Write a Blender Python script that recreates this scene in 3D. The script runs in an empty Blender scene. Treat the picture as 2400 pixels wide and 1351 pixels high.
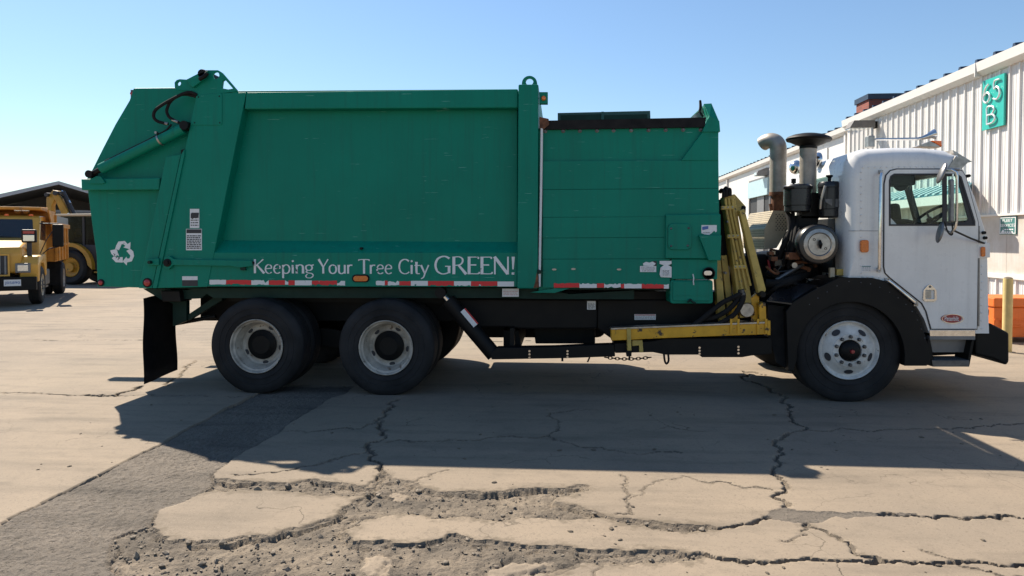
import bpy, bmesh, math, random
import numpy as np
from mathutils import Vector, Matrix
R = math.radians
random.seed(7)
scene = bpy.context.scene
COL = scene.collection

# ------------------------------------------------------------------ camera, sky, sun, exposure
F, CX, HOR, PITCH, YAW, HC = 1600.0, 1200.0, 562.0, R(1.5), R(4.0), 1.70
CY = HOR + F * math.tan(PITCH)
cam_d = bpy.data.cameras.new('camera'); cam = bpy.data.objects.new('camera', cam_d); COL.objects.link(cam)
cam_d.sensor_width = 36.0; cam_d.lens = F / 2400 * 36.0
cam_d.shift_y = -(675.5 - CY) / 2400
cam_d.clip_start = 0.05; cam_d.clip_end = 6000
cam.location = (0, 0, HC); cam.rotation_euler = (R(90) - PITCH, 0, YAW)
scene.camera = cam
SUN_EL, SUN_AZ = R(47.0), R(42.0)          # azimuth: degrees left of +Y (behind the truck)
to_sun = Vector((-math.sin(SUN_AZ) * math.cos(SUN_EL), math.cos(SUN_AZ) * math.cos(SUN_EL), math.sin(SUN_EL)))
world = bpy.data.worlds.new('World'); scene.world = world; world.use_nodes = True
nt = world.node_tree; nt.nodes.clear()
wo = nt.nodes.new('ShaderNodeOutputWorld'); bg = nt.nodes.new('ShaderNodeBackground'); sk = nt.nodes.new('ShaderNodeTexSky')
sk.sky_type = 'NISHITA'; sk.sun_disc = False; sk.sun_elevation = SUN_EL
sk.sun_rotation = -SUN_AZ; sk.altitude = 2600; sk.air_density = 1.7; sk.dust_density = 1.3; sk.ozone_density = 5.0
bg.inputs['Strength'].default_value = 0.071
nt.links.new(sk.outputs[0], bg.inputs[0]); nt.links.new(bg.outputs[0], wo.inputs[0])
sun_d = bpy.data.lights.new('sun', 'SUN'); sun = bpy.data.objects.new('sun', sun_d); COL.objects.link(sun)
sun_d.energy = 5.0; sun_d.angle = R(0.53); sun_d.color = (1.0, 0.90, 0.76)
sun.rotation_euler = to_sun.to_track_quat('Z', 'Y').to_euler(); sun.location = (0, 20, 30)
vs = scene.view_settings
vs.view_transform = 'Standard'; vs.look = 'None'; vs.gamma = 1.0; vs.exposure = 1.0; vs.use_curve_mapping = False
scene.render.engine = 'CYCLES'
scene.cycles.max_bounces = 8; scene.cycles.transparent_max_bounces = 12

# ------------------------------------------------------------------ pixel -> place
_fw = Vector((-math.sin(YAW), math.cos(YAW), 0)); _rt = Vector((math.cos(YAW), math.sin(YAW), 0))
_cf = _fw * math.cos(PITCH) + Vector((0, 0, -math.sin(PITCH))); _cu = _rt.cross(_cf)
CAM = Vector((0, 0, HC)); YS = 7.30          # YS: plane of the truck's near side
def ray(px, py): return _cf + _rt * ((px - CX) / F) - _cu * ((py - CY) / F)
def W(px, py, s=0.0):
    d = ray(px, py); return CAM + d * ((YS + s) / d.y)
def G(px, py, z=0.0):
    d = ray(px, py); return CAM + d * ((z - HC) / d.z)
def PX(s=0.0): return 1.0 / (W(1201, 600, s).x - W(1200, 600, s).x)   # pixels per metre

# ------------------------------------------------------------------ materials
MATS = {}
def mat(name, col, rough=0.6, metal=0.0, noise=0.0, nscale=6.0, col2=None, bump=0.0, bscale=60.0, spec=0.5,
        rust=None, rust_amt=0.0, rscale=9.0, coat=0.0, streak=0.0, scratch=None, emit=None, emit_s=0.0):
    m = bpy.data.materials.new(name); m.use_nodes = True; n = m.node_tree.nodes; l = m.node_tree.links
    b = n['Principled BSDF']; b.inputs['Roughness'].default_value = rough; b.inputs['Metallic'].default_value = metal
    b.inputs['Specular IOR Level'].default_value = spec; b.inputs['Coat Weight'].default_value = coat
    b.inputs['Base Color'].default_value = (*col, 1)
    tc = n.new('ShaderNodeTexCoord'); out = None
    def nz(scale, det=6, vec=None):
        t = n.new('ShaderNodeTexNoise'); t.inputs['Scale'].default_value = scale; t.inputs['Detail'].default_value = det
        t.inputs['Roughness'].default_value = 0.62
        l.new(vec or tc.outputs['Object'], t.inputs['Vector']); return t.outputs['Fac']
    def ramp(src, a, b_):
        r = n.new('ShaderNodeMapRange'); r.inputs['From Min'].default_value = a; r.inputs['From Max'].default_value = b_
        l.new(src, r.inputs['Value']); return r.outputs['Result']
    def mix(fac, A, B):
        x = n.new('ShaderNodeMix'); x.data_type = 'RGBA'; l.new(fac, x.inputs['Factor'])
        for sock, v in ((x.inputs[6], A), (x.inputs[7], B)):
            if isinstance(v, tuple): sock.default_value = (*v, 1)
            else: l.new(v, sock)
        return x.outputs[2]
    cur = tuple(col)
    if noise > 0:
        c2 = col2 or tuple(c * (1 - noise) for c in col)
        cur = mix(ramp(nz(nscale, 8), 0.35, 0.68), cur, c2)
    if streak > 0:
        mp = n.new('ShaderNodeMapping'); mp.inputs['Scale'].default_value = (22, 22, 0.9); l.new(tc.outputs['Object'], mp.inputs['Vector'])
        cur = mix(ramp(nz(1.0, 5, mp.outputs[0]), 0.50, 0.95), cur, tuple(c * (1 - streak) + 0.02 * streak for c in col))
    if scratch is not None:
        for rot, sc in (((0.0, 0.12, 0.0), (2.5, 2.5, 90)), ((0.0, 1.0, 0.0), (3, 3, 110)), ((0, -0.75, 0), (1.6, 1.6, 120))):
            mp = n.new('ShaderNodeMapping'); mp.inputs['Scale'].default_value = sc; mp.inputs['Rotation'].default_value = rot; l.new(tc.outputs['Object'], mp.inputs['Vector'])
            a_ = ramp(nz(1.0, 2, mp.outputs[0]), 0.705, 0.725); b2 = ramp(nz(2.0 + sc[0], 2), 0.56, 0.60)
            mm = n.new('ShaderNodeMath'); mm.operation = 'MULTIPLY'; l.new(a_, mm.inputs[0]); l.new(b2, mm.inputs[1]); cur = mix(mm.outputs[0], cur, scratch)
    if rust is not None:
        cur = mix(ramp(nz(rscale, 10), 0.70 - rust_amt, 0.74 - rust_amt), cur, rust)
    if not isinstance(cur, tuple): l.new(cur, b.inputs['Base Color'])
    if bump > 0:
        bp = n.new('ShaderNodeBump'); bp.inputs['Strength'].default_value = bump; bp.inputs['Distance'].default_value = 0.01
        l.new(nz(bscale, 6), bp.inputs['Height']); l.new(bp.outputs[0], b.inputs['Normal'])
    if emit: b.inputs['Emission Color'].default_value = (*emit, 1); b.inputs['Emission Strength'].default_value = emit_s
    rr = n.new('ShaderNodeMapRange'); rr.inputs['To Min'].default_value = max(0.02, rough - 0.08); rr.inputs['To Max'].default_value = min(1, rough + 0.10)
    l.new(nz(14.0, 4), rr.inputs['Value']); l.new(rr.outputs[0], b.inputs['Roughness'])
    MATS[name] = m; return m

def glass_mat(name, tint, refl=0.10):
    m = bpy.data.materials.new(name); m.use_nodes = True; n = m.node_tree.nodes; l = m.node_tree.links; n.clear()
    o = n.new('ShaderNodeOutputMaterial'); mx = n.new('ShaderNodeMixShader'); t = n.new('ShaderNodeBsdfTransparent'); g = n.new('ShaderNodeBsdfGlossy')
    t.inputs[0].default_value = (*tint, 1); g.inputs['Roughness'].default_value = 0.03
    lw = n.new('ShaderNodeLayerWeight'); lw.inputs['Blend'].default_value = 0.5; pw = n.new('ShaderNodeMath'); pw.operation = 'POWER'; pw.inputs[1].default_value = 4.0; rg_ = n.new('ShaderNodeMapRange'); rg_.inputs['To Min'].default_value = 0.012; rg_.inputs['To Max'].default_value = 0.6
    l.new(lw.outputs['Facing'], pw.inputs[0]); l.new(pw.outputs[0], rg_.inputs['Value']); l.new(rg_.outputs[0], mx.inputs[0]); l.new(t.outputs[0], mx.inputs[1]); l.new(g.outputs[0], mx.inputs[2]); l.new(mx.outputs[0], o.inputs[0])
    MATS[name] = m; return m

def concrete_mat(name, c1, c2, dark, bump=0.25, speck=0.5, crackle=True, rim=None, bs=0.55, mott=0.22):
    m = bpy.data.materials.new(name); m.use_nodes = True; n = m.node_tree.nodes; l = m.node_tree.links
    b = n['Principled BSDF']; b.inputs['Roughness'].default_value = 0.9; b.inputs['Specular IOR Level'].default_value = 0.25
    geo = n.new('ShaderNodeNewGeometry')
    def nz(scale, det=8, vec=None, rough=0.6):
        t = n.new('ShaderNodeTexNoise'); t.inputs['Scale'].default_value = scale; t.inputs['Detail'].default_value = det; t.inputs['Roughness'].default_value = rough
        l.new(vec or geo.outputs['Position'], t.inputs['Vector']); return t.outputs['Fac']
    def ramp(src, a, b_, t0=0.0, t1=1.0):
        r = n.new('ShaderNodeMapRange'); r.inputs['From Min'].default_value = a; r.inputs['From Max'].default_value = b_
        r.inputs['To Min'].default_value = t0; r.inputs['To Max'].default_value = t1
        l.new(src, r.inputs['Value']); return r.outputs['Result']
    def mix(fac, A, B):
        x = n.new('ShaderNodeMix'); x.data_type = 'RGBA'; l.new(fac, x.inputs['Factor'])
        for sock, v in ((x.inputs[6], A), (x.inputs[7], B)):
            if isinstance(v, tuple): sock.default_value = (*v, 1)
            else: l.new(v, sock)
        return x.outputs[2]
    cur = mix(ramp(nz(bs, 9), 0.38, 0.64), c1, c2)
    mp = n.new('ShaderNodeMapping'); mp.inputs['Scale'].default_value = (0.35, 2.2, 1); mp.inputs['Rotation'].default_value = (0, 0, R(-8)); l.new(geo.outputs['Position'], mp.inputs['Vector'])
    cur = mix(ramp(nz(1.6, 7, mp.outputs[0]), 0.50, 0.78, 0, 0.7), cur, dark)
    cur = mix(ramp(nz(5.0, 9, None, 0.72), 0.52, 0.82, 0, mott), cur, dark)
    cur = mix(ramp(nz(2.3, 9, None, 0.7), 0.55, 0.80, 0, 0.4), cur, tuple(min(1, c * 1.15) for c in c1))
    cur = mix(ramp(nz(34.0, 4, None, 0.7), 0.56, 0.70, 0, speck * 0.6), cur, dark)
    cur = mix(ramp(nz(38.0, 4, geo.outputs['Position'], 0.75), 0.60, 0.72, 0, speck * 0.7), cur, tuple(min(1, c * 1.3) for c in c1))
    cur = mix(ramp(nz(75.0, 3), 0.60, 0.72, 0, speck), cur, dark)
    cur = mix(ramp(nz(160.0, 2), 0.62, 0.70, 0, speck * 0.8), cur, tuple(min(1, c * 1.35) for c in c1))
    if crackle:
        nv = n.new('ShaderNodeTexNoise'); nv.inputs['Scale'].default_value = 2.2; nv.inputs['Detail'].default_value = 5
        l.new(geo.outputs['Position'], nv.inputs['Vector'])
        ad = n.new('ShaderNodeMixRGB'); ad.blend_type = 'ADD'; ad.inputs[0].default_value = 0.55
        l.new(geo.outputs['Position'], ad.inputs[1]); l.new(nv.outputs['Color'], ad.inputs[2])
        v = n.new('ShaderNodeTexVoronoi'); v.feature = 'DISTANCE_TO_EDGE'; v.inputs['Scale'].default_value = 1.1
        l.new(ad.outputs[0], v.inputs['Vector'])
        cr = ramp(v.outputs['Distance'], 0.0, 0.006, 1, 0)
        mm = n.new('ShaderNodeMath'); mm.operation = 'MULTIPLY'; l.new(cr, mm.inputs[0]); l.new(ramp(nz(0.9, 3), 0.50, 0.66), mm.inputs[1])
        cur = mix(mm.outputs[0], cur, tuple(c * 0.30 for c in dark))
    if rim:                                     # dust and crumbs lying along the broken edges
        at = n.new('ShaderNodeAttribute'); at.attribute_name = 'edge'
        sm = n.new('ShaderNodeMath'); sm.operation = 'ADD'; l.new(at.outputs['Fac'], sm.inputs[0]); l.new(ramp(nz(13.0, 8, None, 0.7), 0.3, 0.7, -0.55, 0.45), sm.inputs[1])
        cur = mix(ramp(sm.outputs[0], 0.45, 0.85, 0, 0.85), cur, rim)
    l.new(cur, b.inputs['Base Color'])
    bp = n.new('ShaderNodeBump'); bp.inputs['Strength'].default_value = bump; bp.inputs['Distance'].default_value = 0.012
    ma = n.new('ShaderNodeMath'); ma.operation = 'ADD'; l.new(nz(110.0, 5), ma.inputs[0]); l.new(nz(34.0 if not rim else 200.0, 6, None, 0.7), ma.inputs[1])
    l.new(ma.outputs[0], bp.inputs['Height']); l.new(bp.outputs[0], b.inputs['Normal'])
    MATS[name] = m; return m

concrete_mat('concrete', (0.262, 0.211, 0.157), (0.206, 0.170, 0.131), (0.100, 0.085, 0.068), bump=0.14, speck=0.75, rim=(0.138, 0.112, 0.082), mott=0.5)
concrete_mat('asphalt', (0.186, 0.158, 0.129), (0.142, 0.123, 0.102), (0.040, 0.036, 0.032), bump=1.0, speck=1.0, crackle=False, bs=1.5, mott=0.4)
concrete_mat('rubble', (0.218, 0.178, 0.134), (0.108, 0.092, 0.074), (0.066, 0.055, 0.043), bump=0.8, speck=0.7, crackle=False, bs=2.6, mott=0.5)
mat('stone', (0.235, 0.195, 0.15), 0.9, noise=0.6, nscale=16)
mat('green', (0.0, 0.205, 0.138), 0.45, noise=0.16, nscale=0.9, bump=0.35, bscale=1.8, streak=0.45, spec=0.2, scratch=(0.16, 0.42, 0.36), rust=(0.01, 0.045, 0.036), rust_amt=-0.03, rscale=26)
mat('green_dark', (0.003, 0.030, 0.022), 0.6, noise=0.4, nscale=5, spec=0.3)
mat('lid_green', (0.018, 0.075, 0.07), 0.55, noise=0.3)
mat('black', (0.0035, 0.0035, 0.004), 0.55, noise=0.5, nscale=7, col2=(0.009, 0.008, 0.007), spec=0.22)
mat('black_gloss', (0.010, 0.010, 0.012), 0.28, noise=0.4, nscale=5, col2=(0.02, 0.02, 0.022))
mat('rubber', (0.007, 0.007, 0.008), 0.85, noise=0.6, nscale=8, col2=(0.016, 0.015, 0.015), spec=0.3)
mat('tyre', (0.006, 0.0065, 0.008), 0.7, noise=0.8, nscale=3.5, col2=(0.024, 0.024, 0.026), bump=0.3, bscale=30, spec=0.3, rust=(0.06, 0.056, 0.052), rust_amt=0.0, rscale=7)
mat('chrome', (0.72, 0.72, 0.72), 0.16, 1.0, noise=0.25, nscale=20)
mat('steel', (0.45, 0.43, 0.40), 0.42, 1.0, noise=0.45, nscale=12, rust=(0.22, 0.15, 0.10), rust_amt=0.02)
mat('steel_dark', (0.16, 0.16, 0.165), 0.45, 0.8, noise=0.5, nscale=9)
mat('white', (0.74, 0.735, 0.72), 0.28, noise=0.12, nscale=2.0, streak=0.22, coat=0.3, rust=(0.22, 0.19, 0.16), rust_amt=-0.05, rscale=22)
mat('rim_white', (0.66, 0.65, 0.62), 0.5, noise=0.35, nscale=9, rust=(0.16, 0.12, 0.09), rust_amt=0.05, rscale=16)
mat('rim_dirty', (0.52, 0.47, 0.40), 0.6, noise=0.5, nscale=8, rust=(0.16, 0.115, 0.08), rust_amt=0.09, rscale=12)
mat('exhaust', (0.40, 0.36, 0.31), 0.5, 0.35, noise=0.35, nscale=9)
mat('cream', (0.50, 0.42, 0.29), 0.5, noise=0.2, streak=0.25)
mat('yellow', (0.74, 0.38, 0.016), 0.5, noise=0.25, nscale=7, rust=(0.05, 0.03, 0.018), rust_amt=0.115, rscale=11)
mat('yellow_pale', (0.54, 0.39, 0.095), 0.55, noise=0.35, nscale=8, rust=(0.06, 0.045, 0.03), rust_amt=0.07, rscale=12)
mat('rust', (0.21, 0.085, 0.04), 0.85, noise=0.7, nscale=13)
mat('red_lens', (0.36, 0.012, 0.015), 0.25, coat=0.4)
mat('amber_lens', (0.75, 0.18, 0.012), 0.28, coat=0.4, noise=0.3, nscale=60)
mat('orange_lens', (0.95, 0.17, 0.01), 0.25, coat=0.4)
mat('lens_clear', (0.75, 0.75, 0.72), 0.12, 0.6)
mat('decal', (0.72, 0.73, 0.74), 0.5, noise=0.12, nscale=30)
mat('ink', (0.03, 0.03, 0.035), 0.6)
mat('ink_red', (0.45, 0.03, 0.03), 0.6)
mat('ink_blue', (0.07, 0.14, 0.38), 0.6)
mat('letter', (0.70, 0.71, 0.72), 0.5, rust=(0.006, 0.03, 0.026), rust_amt=0.125, rscale=17)
mat('letter_clean', (0.72, 0.73, 0.74), 0.5, rust=(0.006, 0.03, 0.026), rust_amt=0.085, rscale=19)
mat('tape_red', (0.62, 0.012, 0.02), 0.4, rust=(0.62, 0.64, 0.64), rust_amt=0.045, rscale=13)
mat('tape_white', (0.68, 0.69, 0.69), 0.4, rust=(0.02, 0.16, 0.12), rust_amt=0.06, rscale=17)
mat('emblem', (0.27, 0.006, 0.02), 0.3, coat=0.4)
mat('interior', (0.012, 0.012, 0.012), 0.8)
mat('wall', (0.66, 0.65, 0.635), 0.5, noise=0.10, nscale=1.5, streak=0.15)
mat('wall_flat', (0.56, 0.53, 0.49), 0.6, noise=0.16, nscale=2.5, streak=0.3, col2=(0.45, 0.40, 0.335))
mat('fascia', (0.66, 0.64, 0.615), 0.4, noise=0.06)
mat('roof_blue', (0.022, 0.035, 0.065), 0.4, noise=0.3)
mat('roof_teal', (0.030, 0.145, 0.185), 0.4, noise=0.25)
mat('pale_sheen', (0.42, 0.58, 0.63), 0.4, noise=0.15)  # lighter blue with the reflection painted in, for awning pans and window pane
mat('teal_sign', (0.020, 0.40, 0.335), 0.35, noise=0.12)
mat('sign_green', (0.045, 0.18, 0.165), 0.5, noise=0.2)
mat('orange', (0.74, 0.150, 0.014), 0.5, noise=0.2, nscale=4, streak=0.2)
mat('bollard', (0.62, 0.47, 0.19), 0.6, noise=0.2, streak=0.2)
mat('dump_yellow', (0.66, 0.35, 0.05), 0.4, noise=0.15, nscale=4, coat=0.2)
mat('dump_bed', (0.62, 0.26, 0.03), 0.6, noise=0.35, nscale=5, rust=(0.23, 0.13, 0.08), rust_amt=0.08, rscale=5)
mat('cat_yellow', (0.46, 0.25, 0.022), 0.45, noise=0.35, nscale=4, rust=(0.03, 0.025, 0.02), rust_amt=0.05, rscale=6)
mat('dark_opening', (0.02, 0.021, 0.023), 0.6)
mat('grey_metal', (0.20, 0.20, 0.205), 0.5, 0.3, noise=0.2)
mat('shed_roof', (0.30, 0.29, 0.285), 0.55, 0.2, noise=0.2)
mat('shed_trim', (0.42, 0.44, 0.47), 0.5, noise=0.1)
mat('numeral', (0.74, 0.76, 0.76), 0.3, 0.4)
mat('dark_glass', (0.02, 0.024, 0.028), 0.06, spec=0.9)
mat('lamp_box', (0.13, 0.12, 0.11), 0.5, noise=0.2)
mat('leaf', (0.075, 0.105, 0.04), 0.8, noise=0.5, nscale=3, col2=(0.13, 0.15, 0.07))
mat('bark', (0.10, 0.075, 0.05), 0.9, noise=0.4)
mat('mirror_back', (0.22, 0.22, 0.225), 0.35, 0.7, noise=0.3, nscale=20)
glass_mat('glass', (0.97, 0.985, 0.98)); glass_mat('glass_teal', (0.82, 0.97, 0.925)); glass_mat('glass_dark', (0.45, 0.50, 0.52))
def brick_mat():
    m = bpy.data.materials.new('brick'); m.use_nodes = True; n = m.node_tree.nodes; l = m.node_tree.links; b = n['Principled BSDF']
    tc = n.new('ShaderNodeTexCoord'); mp = n.new('ShaderNodeMapping'); mp.inputs['Rotation'].default_value = (R(90), 0, 0)
    cx = n.new('ShaderNodeSeparateXYZ'); cm = n.new('ShaderNodeCombineXYZ'); ad = n.new('ShaderNodeMath'); ad.operation = 'ADD'
    l.new(tc.outputs['Object'], cx.inputs[0]); l.new(cx.outputs[0], ad.inputs[0]); l.new(cx.outputs[1], ad.inputs[1])
    l.new(ad.outputs[0], cm.inputs[0]); l.new(cx.outputs[2], cm.inputs[1])
    t = n.new('ShaderNodeTexBrick'); t.inputs['Scale'].default_value = 1.0; t.inputs['Brick Width'].default_value = 0.22; t.inputs['Row Height'].default_value = 0.085
    t.inputs['Mortar Size'].default_value = 0.008; t.inputs['Color1'].default_value = (0.30, 0.075, 0.05, 1); t.inputs['Color2'].default_value = (0.20, 0.06, 0.045, 1); t.inputs['Mortar'].default_value = (0.12, 0.09, 0.08, 1)
    l.new(cm.outputs[0], t.inputs['Vector']); l.new(t.outputs['Color'], b.inputs['Base Color']); b.inputs['Roughness'].default_value = 0.9
    MATS['brick'] = m
brick_mat()

# ------------------------------------------------------------------ mesh helpers
OFF = {}
def thing(name, label, cat, loc, group=None, rotz=0.0, local=False):
    o = bpy.data.objects.new(name, None); COL.objects.link(o); o.location = loc; o.rotation_euler = (0, 0, rotz); o.empty_display_size = 0.2
    o['label'] = label; o['category'] = cat
    if group: o['group'] = group
    OFF[o.name] = Vector((0, 0, 0)) if local else Vector(loc)
    return o
def tag(o, label, cat, group=None):
    o['label'] = label; o['category'] = cat
    if group: o['group'] = group
    return o
def link(name, me, m, parent=None, smooth=False, kind=None, label=None):
    if m is not None: me.materials.append(MATS[m])
    if smooth:
        for p in me.polygons: p.use_smooth = True
    o = bpy.data.objects.new(name, me); COL.objects.link(o)
    OFF[o.name] = Vector((0, 0, 0))
    if parent is not None:
        o.parent = parent; OFF[o.name] = OFF[parent.name]
    if kind: o['kind'] = kind
    if label: o['label'] = label
    return o
def from_bm(name, bm, m, parent=None, smooth=False, kind=None, label=None, auto=False):
    off = OFF[parent.name] if parent is not None else Vector((0, 0, 0))
    if off.length: bmesh.ops.translate(bm, verts=bm.verts, vec=-off)
    bmesh.ops.recalc_face_normals(bm, faces=bm.faces)
    if auto:
        for f in bm.faces: f.smooth = True
        for e in bm.edges:
            if len(e.link_faces) == 2 and e.calc_face_angle() > R(35): e.smooth = False
    me = bpy.data.meshes.new(name); bm.to_mesh(me); bm.free()
    return link(name, me, m, parent, smooth, kind, label)
def bevel_bm(bm, r, seg=2, ang=R(30)):
    es = [e for e in bm.edges if len(e.link_faces) == 2 and e.calc_face_angle() > ang]
    if es and r > 0: bmesh.ops.bevel(bm, geom=es, offset=r, segments=seg, profile=0.5, affect='EDGES', clamp_overlap=True)
def bm_prism(pts, d, bm=None):
    bm = bm or bmesh.new(); d = Vector(d)
    a = [bm.verts.new(p) for p in pts]; b = [bm.verts.new(Vector(p) + d) for p in pts]; k = len(a)
    bm.faces.new(a); bm.faces.new(b[::-1])
    for i in range(k): bm.faces.new((a[i], b[i], b[(i + 1) % k], a[(i + 1) % k]))
    return bm
def prism(name, pts, s0, s1, m, parent, bevel=0.0, seg=2, kind=None, label=None, ref=None):
    """outline in photo pixels lying on the plane s0 (or ref), run straight back to s1"""
    q = [W(x, y, s0 if ref is None else ref) for x, y in pts]
    for v in q: v.y = YS + s0
    bm = bm_prism(q, (0, s1 - s0, 0))
    bmesh.ops.recalc_face_normals(bm, faces=bm.faces)
    bevel_bm(bm, bevel, seg)
    return from_bm(name, bm, m, parent, kind=kind, label=label)
def bm_box(lo, hi, bm=None):
    bm = bm or bmesh.new(); x0, y0, z0 = lo; x1, y1, z1 = hi
    return bm_prism([(x0, y0, z0), (x1, y0, z0), (x1, y0, z1), (x0, y0, z1)], (0, y1 - y0, 0), bm)
def box(name, lo, hi, m, parent=None, bevel=0.0, seg=2, kind=None, label=None):
    bm = bm_box(lo, hi); bmesh.ops.recalc_face_normals(bm, faces=bm.faces); bevel_bm(bm, bevel, seg)
    return from_bm(name, bm, m, parent, kind=kind, label=label)
def pbox(name, x0, y0, x1, y1, s0, s1, m, parent, bevel=0.0, label=None, kind=None):
    return prism(name, [(x0, y0), (x1, y0), (x1, y1), (x0, y1)], s0, s1, m, parent, bevel, label=label, kind=kind)
def smooth_path(pts, n=6):
    pts = [Vector(p) for p in pts]; out = []
    for i in range(len(pts) - 1):
        p0 = pts[max(i - 1, 0)]; p1 = pts[i]; p2 = pts[i + 1]; p3 = pts[min(i + 2, len(pts) - 1)]
        for k in range(n):
            t = k / n
            out.append(0.5 * ((2 * p1) + (p2 - p0) * t + (2 * p0 - 5 * p1 + 4 * p2 - p3) * t * t + (3 * p1 - p0 - 3 * p2 + p3) * t ** 3))
    out.append(pts[-1]); return out
def bm_tube(pts, r, n=10, bm=None, caps=True):
    bm = bm or bmesh.new(); pts = [Vector(p) for p in pts]; rr = r if isinstance(r, (list, tuple)) else [r] * len(pts)
    T = [(pts[min(i + 1, len(pts) - 1)] - pts[max(i - 1, 0)]).normalized() for i in range(len(pts))]
    u = T[0].orthogonal().normalized(); rings = []
    for i, p in enumerate(pts):
        u = (u - T[i] * u.dot(T[i])).normalized(); v = T[i].cross(u)
        rings.append([bm.verts.new(p + (u * math.cos(2 * math.pi * k / n) + v * math.sin(2 * math.pi * k / n)) * rr[i]) for k in range(n)])
    for a, b in zip(rings, rings[1:]):
        for k in range(n): bm.faces.new((a[k], a[(k + 1) % n], b[(k + 1) % n], b[k]))
    if caps: bm.faces.new(rings[0][::-1]); bm.faces.new(rings[-1])
    return bm
def tube(name, pts, r, m, parent, n=10, curve=0, label=None):
    if curve:
        if isinstance(r, (list, tuple)): k_ = len(pts) - 1; r = [r[min(int(i / curve), k_ - 1)] * (1 - i / curve % 1.0) + r[min(int(i / curve) + 1, k_)] * (i / curve % 1.0) for i in range(k_ * curve)] + [r[-1]]
        pts = smooth_path(pts, curve)
    return from_bm(name, bm_tube(pts, r, n), m, parent, label=label, auto=True)
def bm_lathe(profile, c, axis=(0, 1, 0), n=40, bm=None):
    """profile: list of (radius, distance along axis)"""
    bm = bm or bmesh.new(); c = Vector(c); ax = Vector(axis).normalized(); u = ax.orthogonal().normalized(); v = ax.cross(u); rings = []
    for r, a in profile:
        if r < 1e-5: rings.append([bm.verts.new(c + ax * a)])
        else: rings.append([bm.verts.new(c + ax * a + (u * math.cos(2 * math.pi * k / n) + v * math.sin(2 * math.pi * k / n)) * r) for k in range(n)])
    for a, b in zip(rings, rings[1:]):
        for k in range(n):
            k2 = (k + 1) % n
            if len(a) == 1 and len(b) == 1: continue
            if len(a) == 1: bm.faces.new((a[0], b[k2], b[k]))
            elif len(b) == 1: bm.faces.new((a[k], a[k2], b[0]))
            else: bm.faces.new((a[k], a[k2], b[k2], b[k]))
    return bm
def lathe(name, profile, c, m, parent, axis=(0, 1, 0), n=40, label=None):
    return from_bm(name, bm_lathe(profile, c, axis, n), m, parent, label=label, auto=True)
def plate(name, outer, holes, s0, s1, m, parent, label=None, ref=None):
    """flat plate with holes, outlines in photo pixels at plane s0"""
    r_ = s0 if ref is None else ref
    def w(p): v = W(p[0], p[1], r_); return (v.x, v.z)
    return plate_xz(name, [w(p) for p in outer], [[w(p) for p in h] for h in holes], YS + s0, YS + s1, m, parent, label)
def plate_xz(name, outer, holes, y0, y1, m, parent, label=None):
    cu = bpy.data.curves.new('t', 'CURVE'); cu.dimensions = '2D'; cu.fill_mode = 'BOTH'; cu.extrude = abs(y1 - y0) / 2
    for loop in [outer] + holes:
        sp = cu.splines.new('POLY'); sp.points.add(len(loop) - 1); sp.use_cyclic_u = True
        for i, (x, z) in enumerate(loop): sp.points[i].co = (x, z, 0, 1)
    o = bpy.data.objects.new('t', cu); me = bpy.data.meshes.new_from_object(o); bpy.data.objects.remove(o); bpy.data.curves.remove(cu)
    bm = bmesh.new(); bm.from_mesh(me); bpy.data.meshes.remove(me)
    bmesh.ops.remove_doubles(bm, verts=bm.verts, dist=1e-5)
    for v in bm.verts: v.co = Vector((v.co.x, (y0 + y1) / 2 - v.co.z, v.co.y))
    return from_bm(name, bm, m, parent, label=label)
def circ(cx, cy, r, n=20, ry=None): return [(cx + r * math.cos(2 * math.pi * k / n), cy + (ry or r) * math.sin(2 * math.pi * k / n)) for k in range(n)]
def rrect(x0, y0, x1, y1, r, n=4):
    out = []
    for cx, cy, a in ((x1 - r, y0 + r, -90), (x1 - r, y1 - r, 0), (x0 + r, y1 - r, 90), (x0 + r, y0 + r, 180)):
        for k in range(n + 1):
            t = R(a + 90 * k / n); out.append((cx + r * math.cos(t), cy + r * math.sin(t)))
    return out
def text_mesh(txt, size=1.0, bold=0.0):
    cu = bpy.data.curves.new('t', 'FONT'); cu.body = txt; cu.size = size; cu.offset = bold; cu.resolution_u = 3
    o = bpy.data.objects.new('t', cu); me = bpy.data.meshes.new_from_object(o); bpy.data.objects.remove(o); bpy.data.curves.remove(cu)
    v = np.array([tuple(q.co) for q in me.vertices]); f = [list(p.vertices) for p in me.polygons]; bpy.data.meshes.remove(me)
    return v, f
def text_on(name, txt, o3, ux, uz, width, height, m, parent, bold=0.0, label=None):
    """flat lettering filling width x height, lower left corner o3, along ux, up uz"""
    v, f = text_mesh(txt, 1.0, bold); mn = v.min(0); mx = v.max(0)
    o3 = Vector(o3); ux = Vector(ux); uz = Vector(uz)
    co = [o3 + ux * ((p[0] - mn[0]) / (mx[0] - mn[0]) * width) + uz * ((p[1] - mn[1]) / (mx[1] - mn[1]) * height) for p in v]
    off = OFF[parent.name] if parent is not None else Vector((0, 0, 0))
    me = bpy.data.meshes.new(name); me.from_pydata([tuple(c - off) for c in co], [], f); me.update()
    return link(name, me, m, parent, label=label)
def ptext(name, txt, x0, y0, x1, y1, s, m, parent, bold=0.0):
    a = W(x0, y1, s); b = W(x1, y1, s); c = W(x0, y0, s)
    return text_on(name, txt, a, (1, 0, 0), (0, 0, 1), b.x - a.x, c.z - a.z, m, parent, bold)
def bm_poly3(polys, bm=None):
    bm = bm or bmesh.new()
    for p in polys: bm.faces.new([bm.verts.new(q) for q in p])
    return bm
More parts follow.
